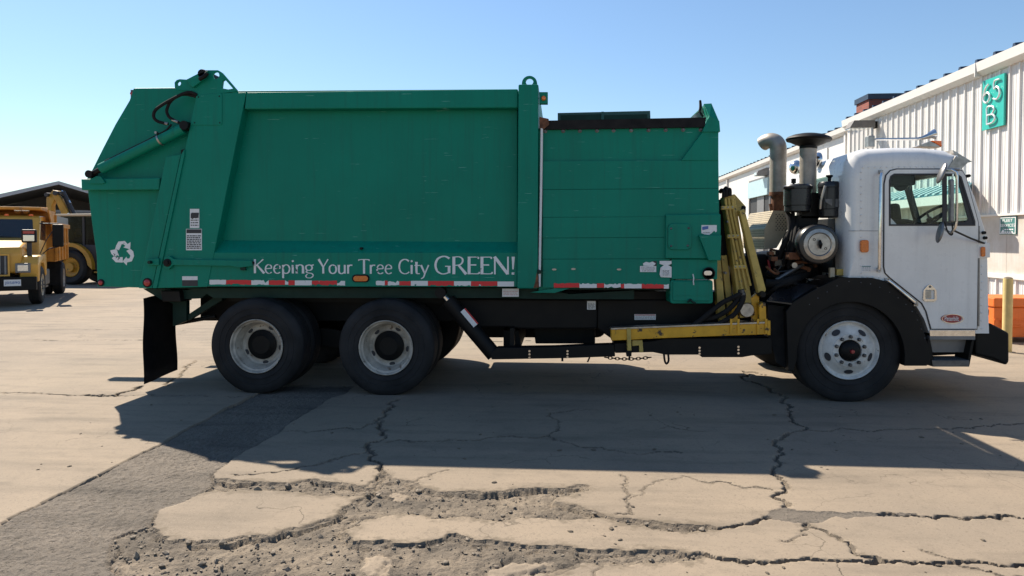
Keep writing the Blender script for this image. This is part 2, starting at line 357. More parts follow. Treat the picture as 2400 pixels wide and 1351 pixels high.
def rivets(name, pts, s, r, m, parent):
    bm = bmesh.new()
    for x, y in pts:
        c = W(x, y, s); bm_lathe([(r, 0.0), (r * 0.8, -r * 0.45), (0, -r * 0.6)], c, (0, 1, 0), 8, bm)
    return from_bm(name, bm, m, parent, kind='stuff', smooth=True)
def lerp_pts(a, b, n): return [(a[0] + (b[0] - a[0]) * i / (n - 1), a[1] + (b[1] - a[1]) * i / (n - 1)) for i in range(n)]

# ------------------------------------------------------------------ ground: slabs, asphalt strip, broken beds
rng = np.random.default_rng(11)
def noise2(x, y, scale, seed):
    xs = x * scale; ys = y * scale; xi = np.floor(xs).astype(np.int64); yi = np.floor(ys).astype(np.int64); fx = xs - xi; fy = ys - yi
    fx = fx * fx * (3 - 2 * fx); fy = fy * fy * (3 - 2 * fy)
    def h(a, b):
        n = (a * 374761393 + b * 668265263 + seed * 974634777) & 0xFFFFFFFF
        n = ((n ^ (n >> 13)) * 1274126177) & 0xFFFFFFFF
        return ((n ^ (n >> 16)) & 0xFFFF) / 65535.0
    return (h(xi, yi) * (1 - fx) + h(xi + 1, yi) * fx) * (1 - fy) + (h(xi, yi + 1) * (1 - fx) + h(xi + 1, yi + 1) * fx) * fy - 0.5
def fbm(x, y, scale, seed, o=4):
    t = 0; a = 1.0
    for k in range(o): t = t + a * noise2(x, y, scale * 2 ** k, seed + k * 17); a *= 0.5
    return t
def gpt(p): v = G(*p); return (v.x, v.y)
def jag(pts, amp=0.25, depth=4, closed=False, cap=0.05):
    pts = [np.array(p) for p in pts]
    if closed: pts = pts + [pts[0]]
    for d in range(depth):
        out = [pts[0]]
        for a, b in zip(pts, pts[1:]):
            L = np.hypot(*(b - a))
            if L > 0.035:
                nrm = np.array([-(b - a)[1], (b - a)[0]]) / L
                out.append((a + b) / 2 + nrm * np.clip(rng.normal(0, amp * L * 0.35), -cap, cap) + (b - a) * rng.uniform(-0.12, 0.12))
            out.append(b)
        pts = out
    return np.array(pts[:-1] if closed else pts)
def seq(*parts):
    a = [np.arange(p[0], p[1], p[2]) for p in parts]; return np.concatenate(a + [[parts[-1][1]]])
GX = seq((-9.0, -5.2, 0.035), (-5.2, 4.6, 0.0112), (4.6, 7.0, 0.03))
GY = seq((2.9, 5.3, 0.0105), (5.3, 7.2, 0.017), (7.2, 9.0, 0.03), (9.0, 13.0, 0.05))
XX, YY = np.meshgrid(GX, GY)
def seg_dist(D, pl, reach, closed=False, width=None, Wd=None):
    n = len(pl); rngi = range(n if closed else n - 1)
    for i in rngi:
        a = pl[i]; b = pl[(i + 1) % n]
        i0 = np.searchsorted(GX, min(a[0], b[0]) - reach); i1 = np.searchsorted(GX, max(a[0], b[0]) + reach)
        j0 = np.searchsorted(GY, min(a[1], b[1]) - reach); j1 = np.searchsorted(GY, max(a[1], b[1]) + reach)
        if i0 >= i1 or j0 >= j1: continue
        x = XX[j0:j1, i0:i1]; y = YY[j0:j1, i0:i1]; d = b - a; L2 = d @ d + 1e-12
        t = np.clip(((x - a[0]) * d[0] + (y - a[1]) * d[1]) / L2, 0, 1)
        dist = np.hypot(x - a[0] - t * d[0], y - a[1] - t * d[1])
        if width is not None: dist = dist / width[i]
        D[j0:j1, i0:i1] = np.minimum(D[j0:j1, i0:i1], dist)
def in_poly(pl):
    M = np.zeros(XX.shape, bool)
    i0 = np.searchsorted(GX, pl[:, 0].min()); i1 = np.searchsorted(GX, pl[:, 0].max()); j0 = np.searchsorted(GY, pl[:, 1].min()); j1 = np.searchsorted(GY, pl[:, 1].max())
    x = XX[j0:j1, i0:i1]; y = YY[j0:j1, i0:i1]; m = np.zeros(x.shape, bool); n = len(pl)
    for k in range(n):
        ax, ay = pl[k]; bx, by = pl[(k + 1) % n]
        if ay == by: continue
        c = ((ay > y) != (by > y)) & (x < (bx - ax) * (y - ay) / (by - ay) + ax); m ^= c
    M[j0:j1, i0:i1] = m; return M
CR = [  # (photo outline of the crack, half width in m, depth)
 ([(940,935),(912,960),(880,985),(888,1005),(905,1025),(862,1055),(870,1080),(893,1103),(886,1128)], 0.016, 0.030),
 ([(655,1013),(760,1010),(850,1003),(880,985)], 0.006, 0.010), ([(545,1112),(700,1095),(800,1073),(862,1055)], 0.007, 0.014),
 ([(905,1038),(1000,1035),(1130,1030),(1200,1022),(1285,1022),(1305,1000),(1290,968),(1400,962)], 0.006, 0.012),
 ([(1285,1022),(1340,1040),(1440,1055),(1500,1065),(1600,1062)], 0.005, 0.010),
 ([(1800,880),(1740,870),(1745,890),(1835,935),(1855,965),(1890,1005),(1850,1015),(1835,1030),(1825,1060),(1810,1100),(1830,1120),(1810,1165),(1838,1187)], 0.015, 0.028),
 ([(1890,1008),(2050,1012),(2280,1005),(2420,992)], 0.007, 0.012),
 ([(1640,1236),(1700,1236),(1760,1228),(1802,1212)], 0.018, 0.035), ([(2060,1208),(2130,1208),(2190,1216),(2300,1214),(2440,1218)], 0.014, 0.030),
 ([(1470,1301),(1600,1302),(1700,1312),(1850,1313),(2050,1315),(2250,1316),(2440,1319)], 0.015, 0.030),
 ([(1890,1225),(1910,1238),(1950,1256),(2000,1296),(2055,1306),(2060,1314)], 0.012, 0.022), ([(1885,1226),(1893,1240),(1890,1255),(1830,1268)], 0.005, 0.01),
 ([(1455,1112),(1470,1165),(1483,1206),(1440,1206)], 0.006, 0.012), ([(1600,1115),(1680,1128),(1810,1149)], 0.006, 0.010),
 ([(960,1130),(980,1124),(1052,1102)], 0.005, 0.010), ([(0,920),(60,922),(120,925),(200,927),(270,928)], 0.009, 0.02),
 ([(200,926),(240,929),(275,929),(300,918),(330,905)], 0.022, 0.03), ([(270,928),(400,928),(600,929)], 0.005, 0.010),
 ([(395,905),(420,885),(430,870),(455,845)], 0.012, 0.02), ([(1370,1290),(1380,1310),(1395,1345),(1395,1365)], 0.006, 0.01),
 ([(2160,1290),(2260,1330),(2400,1351)], 0.005, 0.01), ([(1600,1115),(1500,1150),(1465,1170)], 0.004, 0.008),
 ([(-40,797),(200,798),(420,796)], 0.010, 0.015), ([(420,796),(900,800),(1400,801)], 0.010, 0.015), ([(-40,770),(460,775)], 0.008, 0.012),
]
RUB = [
 [(497,1128),(560,1131),(660,1135),(700,1130),(760,1131),(800,1136),(878,1141),(890,1112),(903,1112),(893,1130),(880,1147),(852,1159),(790,1155),(700,1151),(580,1148),(510,1146),(470,1157)],
 [(890,1130),(915,1127),(945,1130),(1000,1147),(1060,1156),(1130,1158),(1210,1149),(1290,1148),(1362,1140),(1372,1150),(1304,1163),(1296,1178),(1345,1190),(1420,1212),(1500,1222),(1600,1232),(1665,1234),(1640,1240),(1560,1236),(1460,1224),(1380,1211),(1260,1209),(1180,1216),(1080,1210),(960,1201),(900,1206),(850,1216),(806,1242),(800,1232),(838,1196),(858,1162),(880,1145)],
 [(352,1232),(372,1262),(440,1275),(520,1276),(620,1259),(720,1236),(800,1206),(852,1168),(838,1197),(808,1236),(806,1262),(850,1277),(930,1279),(1000,1274),(1058,1258),(1110,1276),(1188,1279),(1240,1290),(1360,1296),(1480,1297),(1600,1299),(1640,1306),(1560,1311),(1500,1309),(1440,1316),(1370,1312),(1300,1338),(1270,1375),(330,1375),(262,1310),(268,1262)],
]
PATCH = [[(1795,1207),(1830,1188),(1870,1198),(1960,1201),(2060,1204),(2150,1206),(2060,1210),(2000,1212),(1985,1217),(1960,1209),(1925,1224),(1880,1226),(1800,1216)]]
CHUNK = [  # slabs standing in the broken bed
 [(1085,1378),(1150,1326),(1230,1314),(1300,1310),(1290,1330),(1200,1342),(1140,1378)],
 [(1180,1378),(1210,1347),(1300,1333),(1330,1326),(1290,1348),(1262,1378)],
 [(838,1330),(850,1302),(880,1293),(912,1300),(908,1342),(870,1348)],
 [(905,1158),(930,1150),(958,1154),(955,1166),(925,1172)],
]
ASPH = [[(-60,1258),(0,1228),(120,1166),(250,1102),(370,1044),(480,985),(560,944),(595,926),(640,905),(830,905),(805,925),(778,932),(690,985),(655,1015),(600,1045),(540,1078),(497,1112),(505,1128),(470,1156),(430,1178),(370,1198),(352,1234),(270,1260),(258,1305),(330,1378),(-60,1378)]]
H = 0.004 * fbm(XX, YY, 0.9, 3, 3) + 0.0006 * fbm(XX, YY, 6.0, 21, 2)
KIND = np.zeros(XX.shape, np.int8)             # 0 slab 1 asphalt 2 rubble 3 crack floor
blocked = np.zeros(XX.shape, bool)
# asphalt strip
for pl in ASPH:
    q = jag([gpt(p) for p in pl], 0.10, 4, True, 0.02); M = in_poly(q); KIND[M] = 1
    D = np.full(XX.shape, 9.0); seg_dist(D, q, 0.05, True)
    rough = 0.012 * fbm(XX, YY, 48, 5, 2) + 0.012 * fbm(XX, YY, 3.0, 9, 3)
    edge = np.clip(D / 0.014, 0, 1)
    H = np.where(M, -0.010 + rough - 0.022 * (1 - edge), H); blocked |= M
for pl in PATCH:
    q = jag([gpt(p) for p in pl], 0.18, 4, True, 0.02); M = in_poly(q); KIND[M] = 1; blocked |= M
    H = np.where(M, -0.006 + 0.004 * fbm(XX, YY, 40, 6, 3), H)
chunkM = np.zeros(XX.shape, bool); chunkD = np.full(XX.shape, 9.0)
for pl in CHUNK:
    q = jag([gpt(p) for p in pl], 0.30, 4, True, 0.03); chunkM |= in_poly(q); seg_dist(chunkD, q, 0.05, True)
rubM = np.zeros(XX.shape, bool); EDG = np.full(XX.shape, 9.0)
for pl in RUB:
    q = jag([gpt(p) for p in pl], 0.30, 5, True, 0.035); M = in_poly(q) & ~chunkM; rubM |= M
    D = np.full(XX.shape, 9.0); seg_dist(D, q, 0.22, True); EDG = np.minimum(EDG, D)
    D = np.minimum(D, chunkD)
    lump = 0.026 * np.abs(fbm(XX, YY, 9, 31, 4)) + 0.010 * fbm(XX, YY, 52, 41, 2) + 0.026 * fbm(XX, YY, 2.2, 51, 2)
    h = -0.026 + lump - 0.016 * (1 - np.clip(D / 0.035, 0, 1)) * (0.5 + fbm(XX, YY, 4, 61, 2) > 0.35)
    H = np.where(M, np.minimum(h, -0.002), H); KIND[M] = 2; blocked |= M
    # spalled lips of the neighbouring slabs: stepped, broken-off flakes
    sp = (~M) & (KIND == 0) & (D < 0.016 + 0.06 * np.clip(fbm(XX, YY, 7, 71, 4) + 0.12, 0, 1)); H = np.where(sp, H - 0.011 + 0.010 * fbm(XX, YY, 45, 73, 2), H); KIND[sp] = 2; blocked |= sp
H = np.where(chunkM, H - 0.006 + 0.010 * fbm(XX, YY, 11, 77, 4) + 0.006 * fbm(XX, YY, 45, 78, 2), H); KIND[chunkM] = 0
for pl, w, dep in CR:
    q = jag([gpt(p) for p in pl], 0.42, 5, False, 0.05)
    ww = w * np.clip(0.75 + 0.9 * np.array([rng.normal(0, 0.45) for _ in q]), 0.35, 1.9)
    ww = np.convolve(ww, [0.25, 0.5, 0.25], 'same'); D = np.full(XX.shape, 9.0); seg_dist(D, q, 0.09, False, np.maximum(ww, 0.004))
    m = (D < 1.25) & (KIND != 2)
    EDG = np.minimum(EDG, np.where(D < 6, 0.05 + np.maximum(D - 1, 0) * w * 1.5, 9.0))
    prof = np.clip((1.25 - D) / 0.40, 0, 1); H = np.where(m, H - dep * prof, H)
    c = (D < 1.0) & (KIND != 2); KIND[c & (KIND == 0)] = 3; blocked |= c
# name the slabs: flood fill over the cells between the cracks
ny, nx = XX.shape
lab = np.where(blocked, -1, 0).astype(np.int32); st = 4
from collections import deque
nl = 0; flat = lab.ravel()
seeds = [(j, i) for j in range(2, ny, 9) for i in range(2, nx, 9)]
fl = flat.tolist(); sizes = {}
for j, i in seeds:
    if fl[j * nx + i] != 0: continue
    nl += 1; dq = [j * nx + i]; fl[j * nx + i] = nl; cnt = 0
    while dq:
        k = dq.pop(); cnt += 1; r_, c_ = divmod(k, nx)
        if c_ > 0 and fl[k - 1] == 0: fl[k - 1] = nl; dq.append(k - 1)
        if c_ < nx - 1 and fl[k + 1] == 0: fl[k + 1] = nl; dq.append(k + 1)
        if r_ > 0 and fl[k - nx] == 0: fl[k - nx] = nl; dq.append(k - nx)
        if r_ < ny - 1 and fl[k + nx] == 0: fl[k + nx] = nl; dq.append(k + nx)
    sizes[nl] = cnt
lab = np.array(fl, np.int32).reshape(ny, nx)
main = max(sizes, key=sizes.get) if sizes else 1
for L_, c_ in sizes.items():                      # every broken slab sits a little differently
    if c_ > 1500 and L_ != main:
        m = lab == L_; cx_ = XX[m].mean(); cy_ = YY[m].mean(); tx, ty = rng.uniform(-0.004, 0.004, 2)
        H[m] += np.clip((XX[m] - cx_) * tx + (YY[m] - cy_) * ty, -0.01, 0.01) + rng.uniform(-0.006, 0.004)
edge = np.minimum(np.minimum(XX - GX[0], GX[-1] - XX), np.minimum(YY - GY[0], GY[-1] - YY)); H *= np.clip(edge / 0.3, 0, 1)
# faces -> pieces
fk = KIND[:-1, :-1]; flab = lab[:-1, :-1]
idx = np.arange(ny * nx).reshape(ny, nx)
quads = np.stack([idx[:-1, :-1], idx[:-1, 1:], idx[1:, 1:], idx[1:, :-1]], -1)
VV = np.stack([XX.ravel(), YY.ravel(), H.ravel()], -1)
def grid_piece(name, mask, m, parent):
    q = quads[mask]
    if len(q) == 0: return None
    u, inv = np.unique(q, return_inverse=True); q = inv.reshape(-1, 4)
    me = bpy.data.meshes.new(name); me.vertices.add(len(u)); me.vertices.foreach_set('co', VV[u].astype(np.float32).ravel())
    me.loops.add(q.size); me.loops.foreach_set('vertex_index', q.astype(np.int32).ravel())
    me.polygons.add(len(q)); me.polygons.foreach_set('loop_start', np.arange(0, q.size, 4, dtype=np.int32)); me.polygons.foreach_set('loop_total', np.full(len(q), 4, np.int32))
    me.update(); me.validate()
    at = me.attributes.new('edge', 'FLOAT', 'POINT'); at.data.foreach_set('value', np.clip(1 - EDG.ravel()[u] / 0.16, 0, 1).astype(np.float32))
    return link(name, me, m, parent, smooth=name == 'concrete_slab')
# wide ground sheet round the yard
bm = bmesh.new(); BIG = 3000.0
xs = [-BIG, GX[0], GX[-1], BIG]; ys = [-BIG, GY[0], GY[-1], BIG]
for i in range(3):
    for j in range(3):
        if i == 1 and j == 1: continue
        bm.faces.new([bm.verts.new(p) for p in ((xs[i], ys[j], 0), (xs[i + 1], ys[j], 0), (xs[i + 1], ys[j + 1], 0), (xs[i], ys[j + 1], 0))])
ground = from_bm('ground', bm, 'concrete', None, kind='structure'); ground['label'] = 'wide tan concrete yard, worn and cracked'
big = [L_ for L_, c_ in sizes.items() if c_ > 1500]
for L_ in big: grid_piece('concrete_slab', (flab == L_) & (fk == 0), 'concrete', ground)
small = ~np.isin(flab, big) & (fk == 0)
grid_piece('slab_crumb', small, 'concrete', ground)
grid_piece('crack_floor', fk == 3, 'rubble', ground)
strip = grid_piece('asphalt_strip', fk == 1, 'asphalt', ground)
grid_piece('rubble_bed', fk == 2, 'rubble', ground)
# loose stones in the broken beds and along the lips
jj, ii = np.nonzero((KIND == 2) & (YY < 5.2)); stv = []; stf = []
ico = bmesh.new(); bmesh.ops.create_icosphere(ico, subdivisions=1, radius=1.0); iv = np.array([tuple(v.co) for v in ico.verts]); ico.verts.ensure_lookup_table(); fc = [[v.index for v in f.verts] for f in ico.faces]; ico.free()
pick = rng.choice(len(jj), min(1100, len(jj)), replace=False); nb = 0
for k in pick:
    r_ = float(np.clip(rng.lognormal(-5.25, 0.55), 0.003, 0.024)); x = XX[jj[k], ii[k]]; y = YY[jj[k], ii[k]]; z = H[jj[k], ii[k]]
    sc = rng.uniform(0.7, 1.4, 3) * np.array([1, 1, 0.7]); a = rng.uniform(0, 6.28)
    p = iv * (1 + rng.normal(0, 0.22, (len(iv), 1))) * sc * r_; p = np.stack([p[:, 0] * math.cos(a) - p[:, 1] * math.sin(a), p[:, 0] * math.sin(a) + p[:, 1] * math.cos(a), p[:, 2]], -1) + np.array([x, y, z + r_ * 0.35])
    stv.append(p); stf += [[q + nb for q in f] for f in fc]; nb += len(iv)
me = bpy.data.meshes.new('loose_stones'); me.from_pydata(np.concatenate(stv).tolist(), [], stf); me.update()
o = link('loose_stones', me, 'stone', ground, kind='stuff'); o['label'] = 'loose pale gravel lying in the broken pavement'
# pits and bits on the sound slabs
bm = bmesh.new()
for k in range(150):
    x = rng.uniform(-4.5, 4.0); y = rng.uniform(3.4, 7.0); r_ = float(np.clip(rng.lognormal(-5.0, 0.4), 0.004, 0.016))
    j = min(np.searchsorted(GY, y), ny - 1); i = min(np.searchsorted(GX, x), nx - 1)
    if KIND[j, i] != 0: continue
    M4 = Matrix.Translation((x, y, H[j, i] + r_ * 0.2)) @ Matrix.Rotation(rng.uniform(0, 6), 4, 'Z') @ Matrix.Diagonal((r_ * 1.6, r_, r_ * 0.6, 1))
    bmesh.ops.create_icosphere(bm, subdivisions=1, radius=1.0, matrix=M4)
from_bm('pavement_grit', bm, 'rubble', ground, kind='stuff')

# ------------------------------------------------------------------ the garbage truck
WID = 2.44                                   # overall width of the truck
T = thing('garbage_truck', 'green garbage truck with white cab and folded yellow side arm', 'garbage truck', (W(1100, 800).x, YS + WID / 2, 0))
def decal(name, x0, y0, x1, y1, s, parent, rows=5, ink='ink', head=None, mat_='decal'):
    d = pbox(name, x0, y0, x1, y1, s - 0.003, s - 0.0005, mat_, parent)
    bm = bmesh.new(); h = (y1 - y0)
    for k in range(rows):
        y = y0 + h * (0.30 + 0.66 * k / max(rows, 1)); xx = x0 + 2
        while xx < x1 - 3:
            L = random.uniform(2.5, 8); e = min(xx + L, x1 - 2)
            bm_poly3([[W(a, b, s - 0.004) for a, b in ((xx, y), (e, y), (e, y + h * 0.05), (xx, y + h * 0.05))]], bm); xx = e + 1.2
    from_bm('print', bm, ink, d, kind='stuff')
    if head:
        bm = bm_poly3([[W(a, b, s - 0.004) for a, b in ((x0 + 1, y0 + 1), (x1 - 1, y0 + 1), (x1 - 1, y0 + h * 0.2), (x0 + 1, y0 + h * 0.2))]]); from_bm('print_band', bm, head, d)
    return d
# --- packer body
Z = lambda x, y, s=0.0: W(x, y, s).z
X = lambda x, s=0.0: W(x, 600, s).x
xl, xr = X(470), X(1263)
zt, zb = (Z(575, 212) + Z(1215, 207)) / 2, (Z(490, 672) + Z(1205, 674)) / 2
RC = 0.13
body = prism('packer_body', [(440, 214), (1213, 209), (1213, 672), (366, 672), (462, 222)], RC, WID - 0.02, 'green', T, bevel=0.01)
bl = [(577, 217), (1214, 209), (1214, 253), (573, 256)]
prism('top_rail', bl, -0.005, RC - 0.002, 'green', body, bevel=0.012)
prism('bottom_rail', [(497, 592), (1213, 592), (1212, 673), (484, 672)], 0.0, RC - 0.003, 'green', body, bevel=0.006)
# rear post, sloping, and its inner chamfer
prism('rear_post', [(461, 219), (577, 217), (486, 673), (365, 676)], -0.008, RC + 0.4, 'green', body, bevel=0.008)
q = lambda x, y, s: W(x, y, s)
def facet(name, pts, m, parent):             # pts: (px, py, s) given on the s = 0 drawing plane
    out = []
    for x, y, s in pts:
        v = W(x, y, 0); v.y = YS + s; out.append(v)
    return from_bm(name, bm_poly3([out]), m, parent)
def wedge(name, a, b, m, parent):            # closed solid between two outlines (same count)
    bm = bmesh.new()
    def put(t):
        v = W(t[0], t[1], t[3] if len(t) > 3 else t[2]); v.y = YS + t[2]; return bm.verts.new(v)
    A = [put(t) for t in a]; B = [put(t) for t in b]; k = len(A)
    bm.faces.new(A); bm.faces.new(B[::-1])
    for i in range(k): bm.faces.new((A[i], B[i], B[(i + 1) % k], A[(i + 1) % k]))
    bmesh.ops.triangulate(bm, faces=[f for f in bm.faces if len(f.verts) > 3])
    return from_bm(name, bm, m, parent)
wedge('sill_chamfer', [(497, 592, 0.003), (1213, 592, 0.003), (1213, 568, RC - 0.004), (519, 564, RC - 0.004)],
      [(497, 597, 0.02), (1213, 597, 0.02), (1213, 597, RC + 0.01), (519, 597, RC + 0.01)], 'green', body)
wedge('post_chamfer', [(575, 222, 0.0), (497, 594, 0.0), (519, 566, RC - 0.004), (583, 256, RC - 0.004)],
      [(560, 222, 0.03), (480, 594, 0.03), (490, 566, RC + 0.01), (560, 256, RC + 0.01)], 'green', body)
post = prism('front_post', [(1215, 198), (1262, 198), (1260, 677), (1212, 677)], -0.045, WID, 'green', body, bevel=0.012)
e_o = [(1223, 199)] + [(1241 + 18 * math.cos(R(a)), 196 + 18 * math.sin(R(a))) for a in range(-180, 1, 15)] + [(1259, 199)]
plate('lifting_eye', e_o, [circ(1241, 191.5, 9)], 0.10, 0.16, 'green', body)
plate('lifting_eye', e_o, [circ(1241, 191.5, 9)], WID - 0.16, WID - 0.10, 'green', body, ref=0.10)
lb = pbox('lamp_bracket', 1264, 216, 1284, 243, 0.0, 0.08, 'green', body, bevel=0.004)
lathe('amber_lamp', [(0.026, 0.0), (0.026, -0.012), (0.018, -0.024), (0, -0.027)], W(1274, 231, 0.0), 'amber_lens', lb, n=20)
tube('conduit', [W(1270, 286, -0.02), W(1268, 450, -0.02), W(1264, 672, -0.02)], 0.014, 'decal', body)
prism('conduit_bracket', [(1264, 274), (1286, 279), (1287, 292), (1275, 302), (1264, 300)], -0.035, 0.05, 'rust', body)
prism('conduit_clip', [(1259, 632), (1270, 634), (1269, 642), (1259, 642)], -0.05, -0.02, 'green_dark', body)
prism('rust_patch', [(1258, 640), (1262, 650), (1263, 674), (1250, 676), (1255, 660)], -0.0475, -0.046, 'rust', body)
# access cover on the rear post, its bolts
prism('access_cover', [(460, 224), (515, 218), (520, 222), (520, 290), (516, 294), (446, 293)], -0.016, -0.008, 'green', body, bevel=0.003)
rivets('cover_bolts', [(514, 226), (515, 288), (456, 288), (465, 228)], -0.016, 0.009, 'green_dark', body)
# top hinge lugs
lug_o = [(410, 210), (409, 194), (414, 188), (421, 186), (437, 187), (470, 170), (478, 165), (511, 165), (519, 170), (554, 211), (552, 215), (515, 219), (462, 236), (455, 214)]
lug_h = [circ(418.5, 196, 5.5), circ(505.5, 177, 8.5), [(519, 207), (521, 190), (525, 187), (530, 190), (546, 208), (535, 210)]]
plate('hinge_lug', lug_o, lug_h, -0.01, 0.03, 'green', body)
plate('hinge_lug', lug_o, lug_h, WID - 0.05, WID - 0.01, 'green', body, ref=-0.01)
prism('hinge_arm', [(437, 187), (470, 171), (486, 166), (478, 186), (452, 205), (445, 200)], -0.05, -0.012, 'green', body, bevel=0.005)
lathe('hinge_pin', [(0, -0.05), (0.045, -0.05), (0.05, -0.03), (0.05, 0.3)], W(478, 175, 0), 'black', body)
tube('hinge_pin_grease', [W(468, 186, -0.06), W(478, 180, -0.07), W(486, 172, -0.06)], 0.022, 'black', body, curve=4)
# --- tailgate
tgo = [(313, 207), (412, 206), (462, 214), (470, 235), (380, 676), (228, 672), (226, 600), (216, 530), (206, 452), (203, 420), (216, 398), (240, 350), (270, 292), (303, 236)]
tg = prism('tailgate', tgo, 0.10, WID - 0.12, 'green', T, bevel=0.008)
prism('tailgate_ledge', [(190, 420), (374, 417), (372, 445), (191, 446)], 0.0, 0.15, 'green', tg, bevel=0.01)
prism('tailgate_ledge', [(190, 420), (374, 417), (372, 445), (191, 446)], WID - 0.15, WID, 'green', tg, bevel=0.01)
prism('bumper_lip', [(190, 421), (206, 421), (207, 446), (191, 446)], 0.15, WID - 0.15, 'green', tg, bevel=0.008)
prism('tailgate_flange', [(389, 368), (424, 362), (356, 676), (325, 676)], 0.0, 0.11, 'green', tg, bevel=0.006)
prism('flange_edge', [(425, 361), (432, 350), (432, 364), (367, 676), (357, 676)], -0.025, 0.10, 'green', tg, bevel=0.004)
prism('flange_shadow_gap', [(424, 352), (438, 348), (436, 362), (424, 364)], 0.06, 0.11, 'black', tg)
prism('clevis', [(206, 423), (226, 413), (236, 414), (246, 428), (240, 431), (208, 431)], -0.02, 0.02, 'green', tg, bevel=0.003)
tube('cylinder', [W(238, 396, 0.0), W(430, 302, 0.0)], 0.060, 'green', tg, n=24)
tube('cylinder_rod', [W(216, 408, 0.0), W(240, 395, 0.0)], 0.030, 'black', tg)
lathe('rod_end', [(0, -0.05), (0.042, -0.05), (0.042, 0.05), (0, 0.05)], W(214, 409, 0.0), 'black', tg, n=16)
lathe('cylinder_mount', [(0, -0.06), (0.05, -0.06), (0.05, 0.1)], W(437, 296, 0.0), 'black', tg, n=16)
tube('hydraulic_pipe', [W(246, 379, -0.03), W(300, 352, -0.03), W(345, 330, -0.03), W(390, 306, -0.03), W(402, 292, -0.02)], 0.011, 'black', tg)
cd = (W(430, 302, 0) - W(238, 396, 0)).normalized(); cc = W(376, 328.5, 0)
from_bm('hose_clamp', bm_lathe([(0.064, -0.010), (0.064, 0.010)], cc, cd, 24), 'steel', tg)
box('clamp_screw', (W(368, 313, -0.03).x - .012, YS - .06, W(368, 313).z - .012), (W(368, 313, -0.03).x + .012, YS - .02, W(368, 313).z + .012), 'steel', tg)
tube('hydraulic_hose', [W(462, 223, -0.01), W(440, 217, -0.05), W(405, 232, -0.06), W(368, 255, -0.06), W(360, 272, -0.05), W(368, 284, -0.04), W(388, 290, -0.02)], 0.017, 'rubber', tg, curve=6)
tube('hydraulic_hose', [W(460, 227, -0.0), W(428, 222, -0.03), W(402, 236, -0.03), W(391, 258, -0.03), W(396, 274, -0.03), W(410, 283, -0.02), W(424, 291, -0.02)], 0.016, 'rubber', tg, curve=6)
tube('hose_fitting', [W(384, 289, -0.02), W(394, 291, -0.02)], 0.018, 'steel', tg); tube('hose_fitting', [W(404, 281, -0.02), W(418, 287, -0.02)], 0.017, 'steel', tg)
pbox('lamp_housing', 306, 211, 313, 229, 0.12, 0.2, 'steel_dark', tg); lathe('red_lamp', [(0.022, 0), (0.018, -0.015), (0, -0.018)], W(310, 220, 0.12), 'red_lens', tg, n=16)
def round_lamp(x, y, s, parent, m='red_lens', r=0.040):
    g = lathe('lamp_grommet', [(r + 0.012, 0.0), (r + 0.012, -0.010), (r, -0.012), (r, 0.0)], W(x, y, s), 'rubber', parent, n=20)
    lathe('lens', [(r, -0.004), (r * 0.9, -0.016), (r * 0.5, -0.022), (0, -0.024)], W(x, y, s), m, parent, n=20)
round_lamp(237, 663, 0.10, tg, 'red_lens', 0.028); round_lamp(346, 663, 0.0, tg)
# recycling arrows
k3 = lambda pts: [(180 + x / 3.07, 480 + y / 3.07) for x, y in pts]
for arr in ([(275, 322), (283, 295), (300, 266), (345, 262), (366, 284), (386, 270), (384, 322), (335, 308), (350, 298), (335, 284), (322, 286), (303, 328)],
            [(384, 318), (405, 335), (412, 370), (395, 408), (362, 416), (359, 437), (330, 408), (357, 375), (362, 388), (378, 388), (386, 368), (357, 333)],
            [(240, 330), (286, 320), (304, 372), (288, 362), (282, 378), (330, 378), (330, 417), (280, 415), (252, 385), (268, 372), (250, 356)]):
    prism('recycling_arrow', k3(arr), 0.097, 0.0995, 'letter_clean', tg)
# hinge stop on the flange, latch bar along the sill
prism('latch_block', [(340, 608), (372, 606), (372, 622), (344, 622)], -0.05, 0.0, 'green', tg, bevel=0.005)
lathe('latch_bolt', [(0, -0.075), (0.018, -0.075), (0.018, 0)], W(358, 615, -0.02), 'green_dark', tg, n=8)
lt = prism('latch_bar', [(384, 604), (396, 600), (408, 608), (480, 609), (590, 611), (592, 624), (560, 628), (540, 624), (405, 622), (395, 632), (384, 628)], -0.045, -0.010, 'green', body, bevel=0.005)
lathe('pivot_bolt', [(0, -0.075), (0.024, -0.075), (0.024, -0.06), (0.045, -0.055), (0.045, -0.04)], W(398, 616, 0.0), 'black', lt, n=12)
lathe('bar_end_bolt', [(0, -0.03), (0.022, -0.03), (0.022, 0)], W(592, 617, -0.01), 'black', lt, n=12)
prism('bar_clip', [(560, 618), (575, 618), (575, 634), (564, 634)], -0.03, -0.002, 'green_dark', lt)
# stickers
w1 = decal('warning_sticker', 445, 490, 467, 535, -0.008, body, 5)
prism('warning_pictogram', [(447, 502), (449, 499), (466, 499), (465, 512), (458, 509), (460, 513), (455, 511), (451, 514), (447, 511)], -0.0125, -0.0115, 'ink', w1)
decal('warning_sticker', 436, 537, 473, 587, -0.008, body, 8, head='ink')
d = pbox('info_sticker', 427, 648, 463, 657, -0.011, -0.0085, 'decal', body); pbox('info_sticker', 427, 657, 463, 671, -0.011, -0.0085, 'ink', body)
decal('info_plate', 1177, 677, 1216, 696, 0.10, T, 3, 'ink_red')
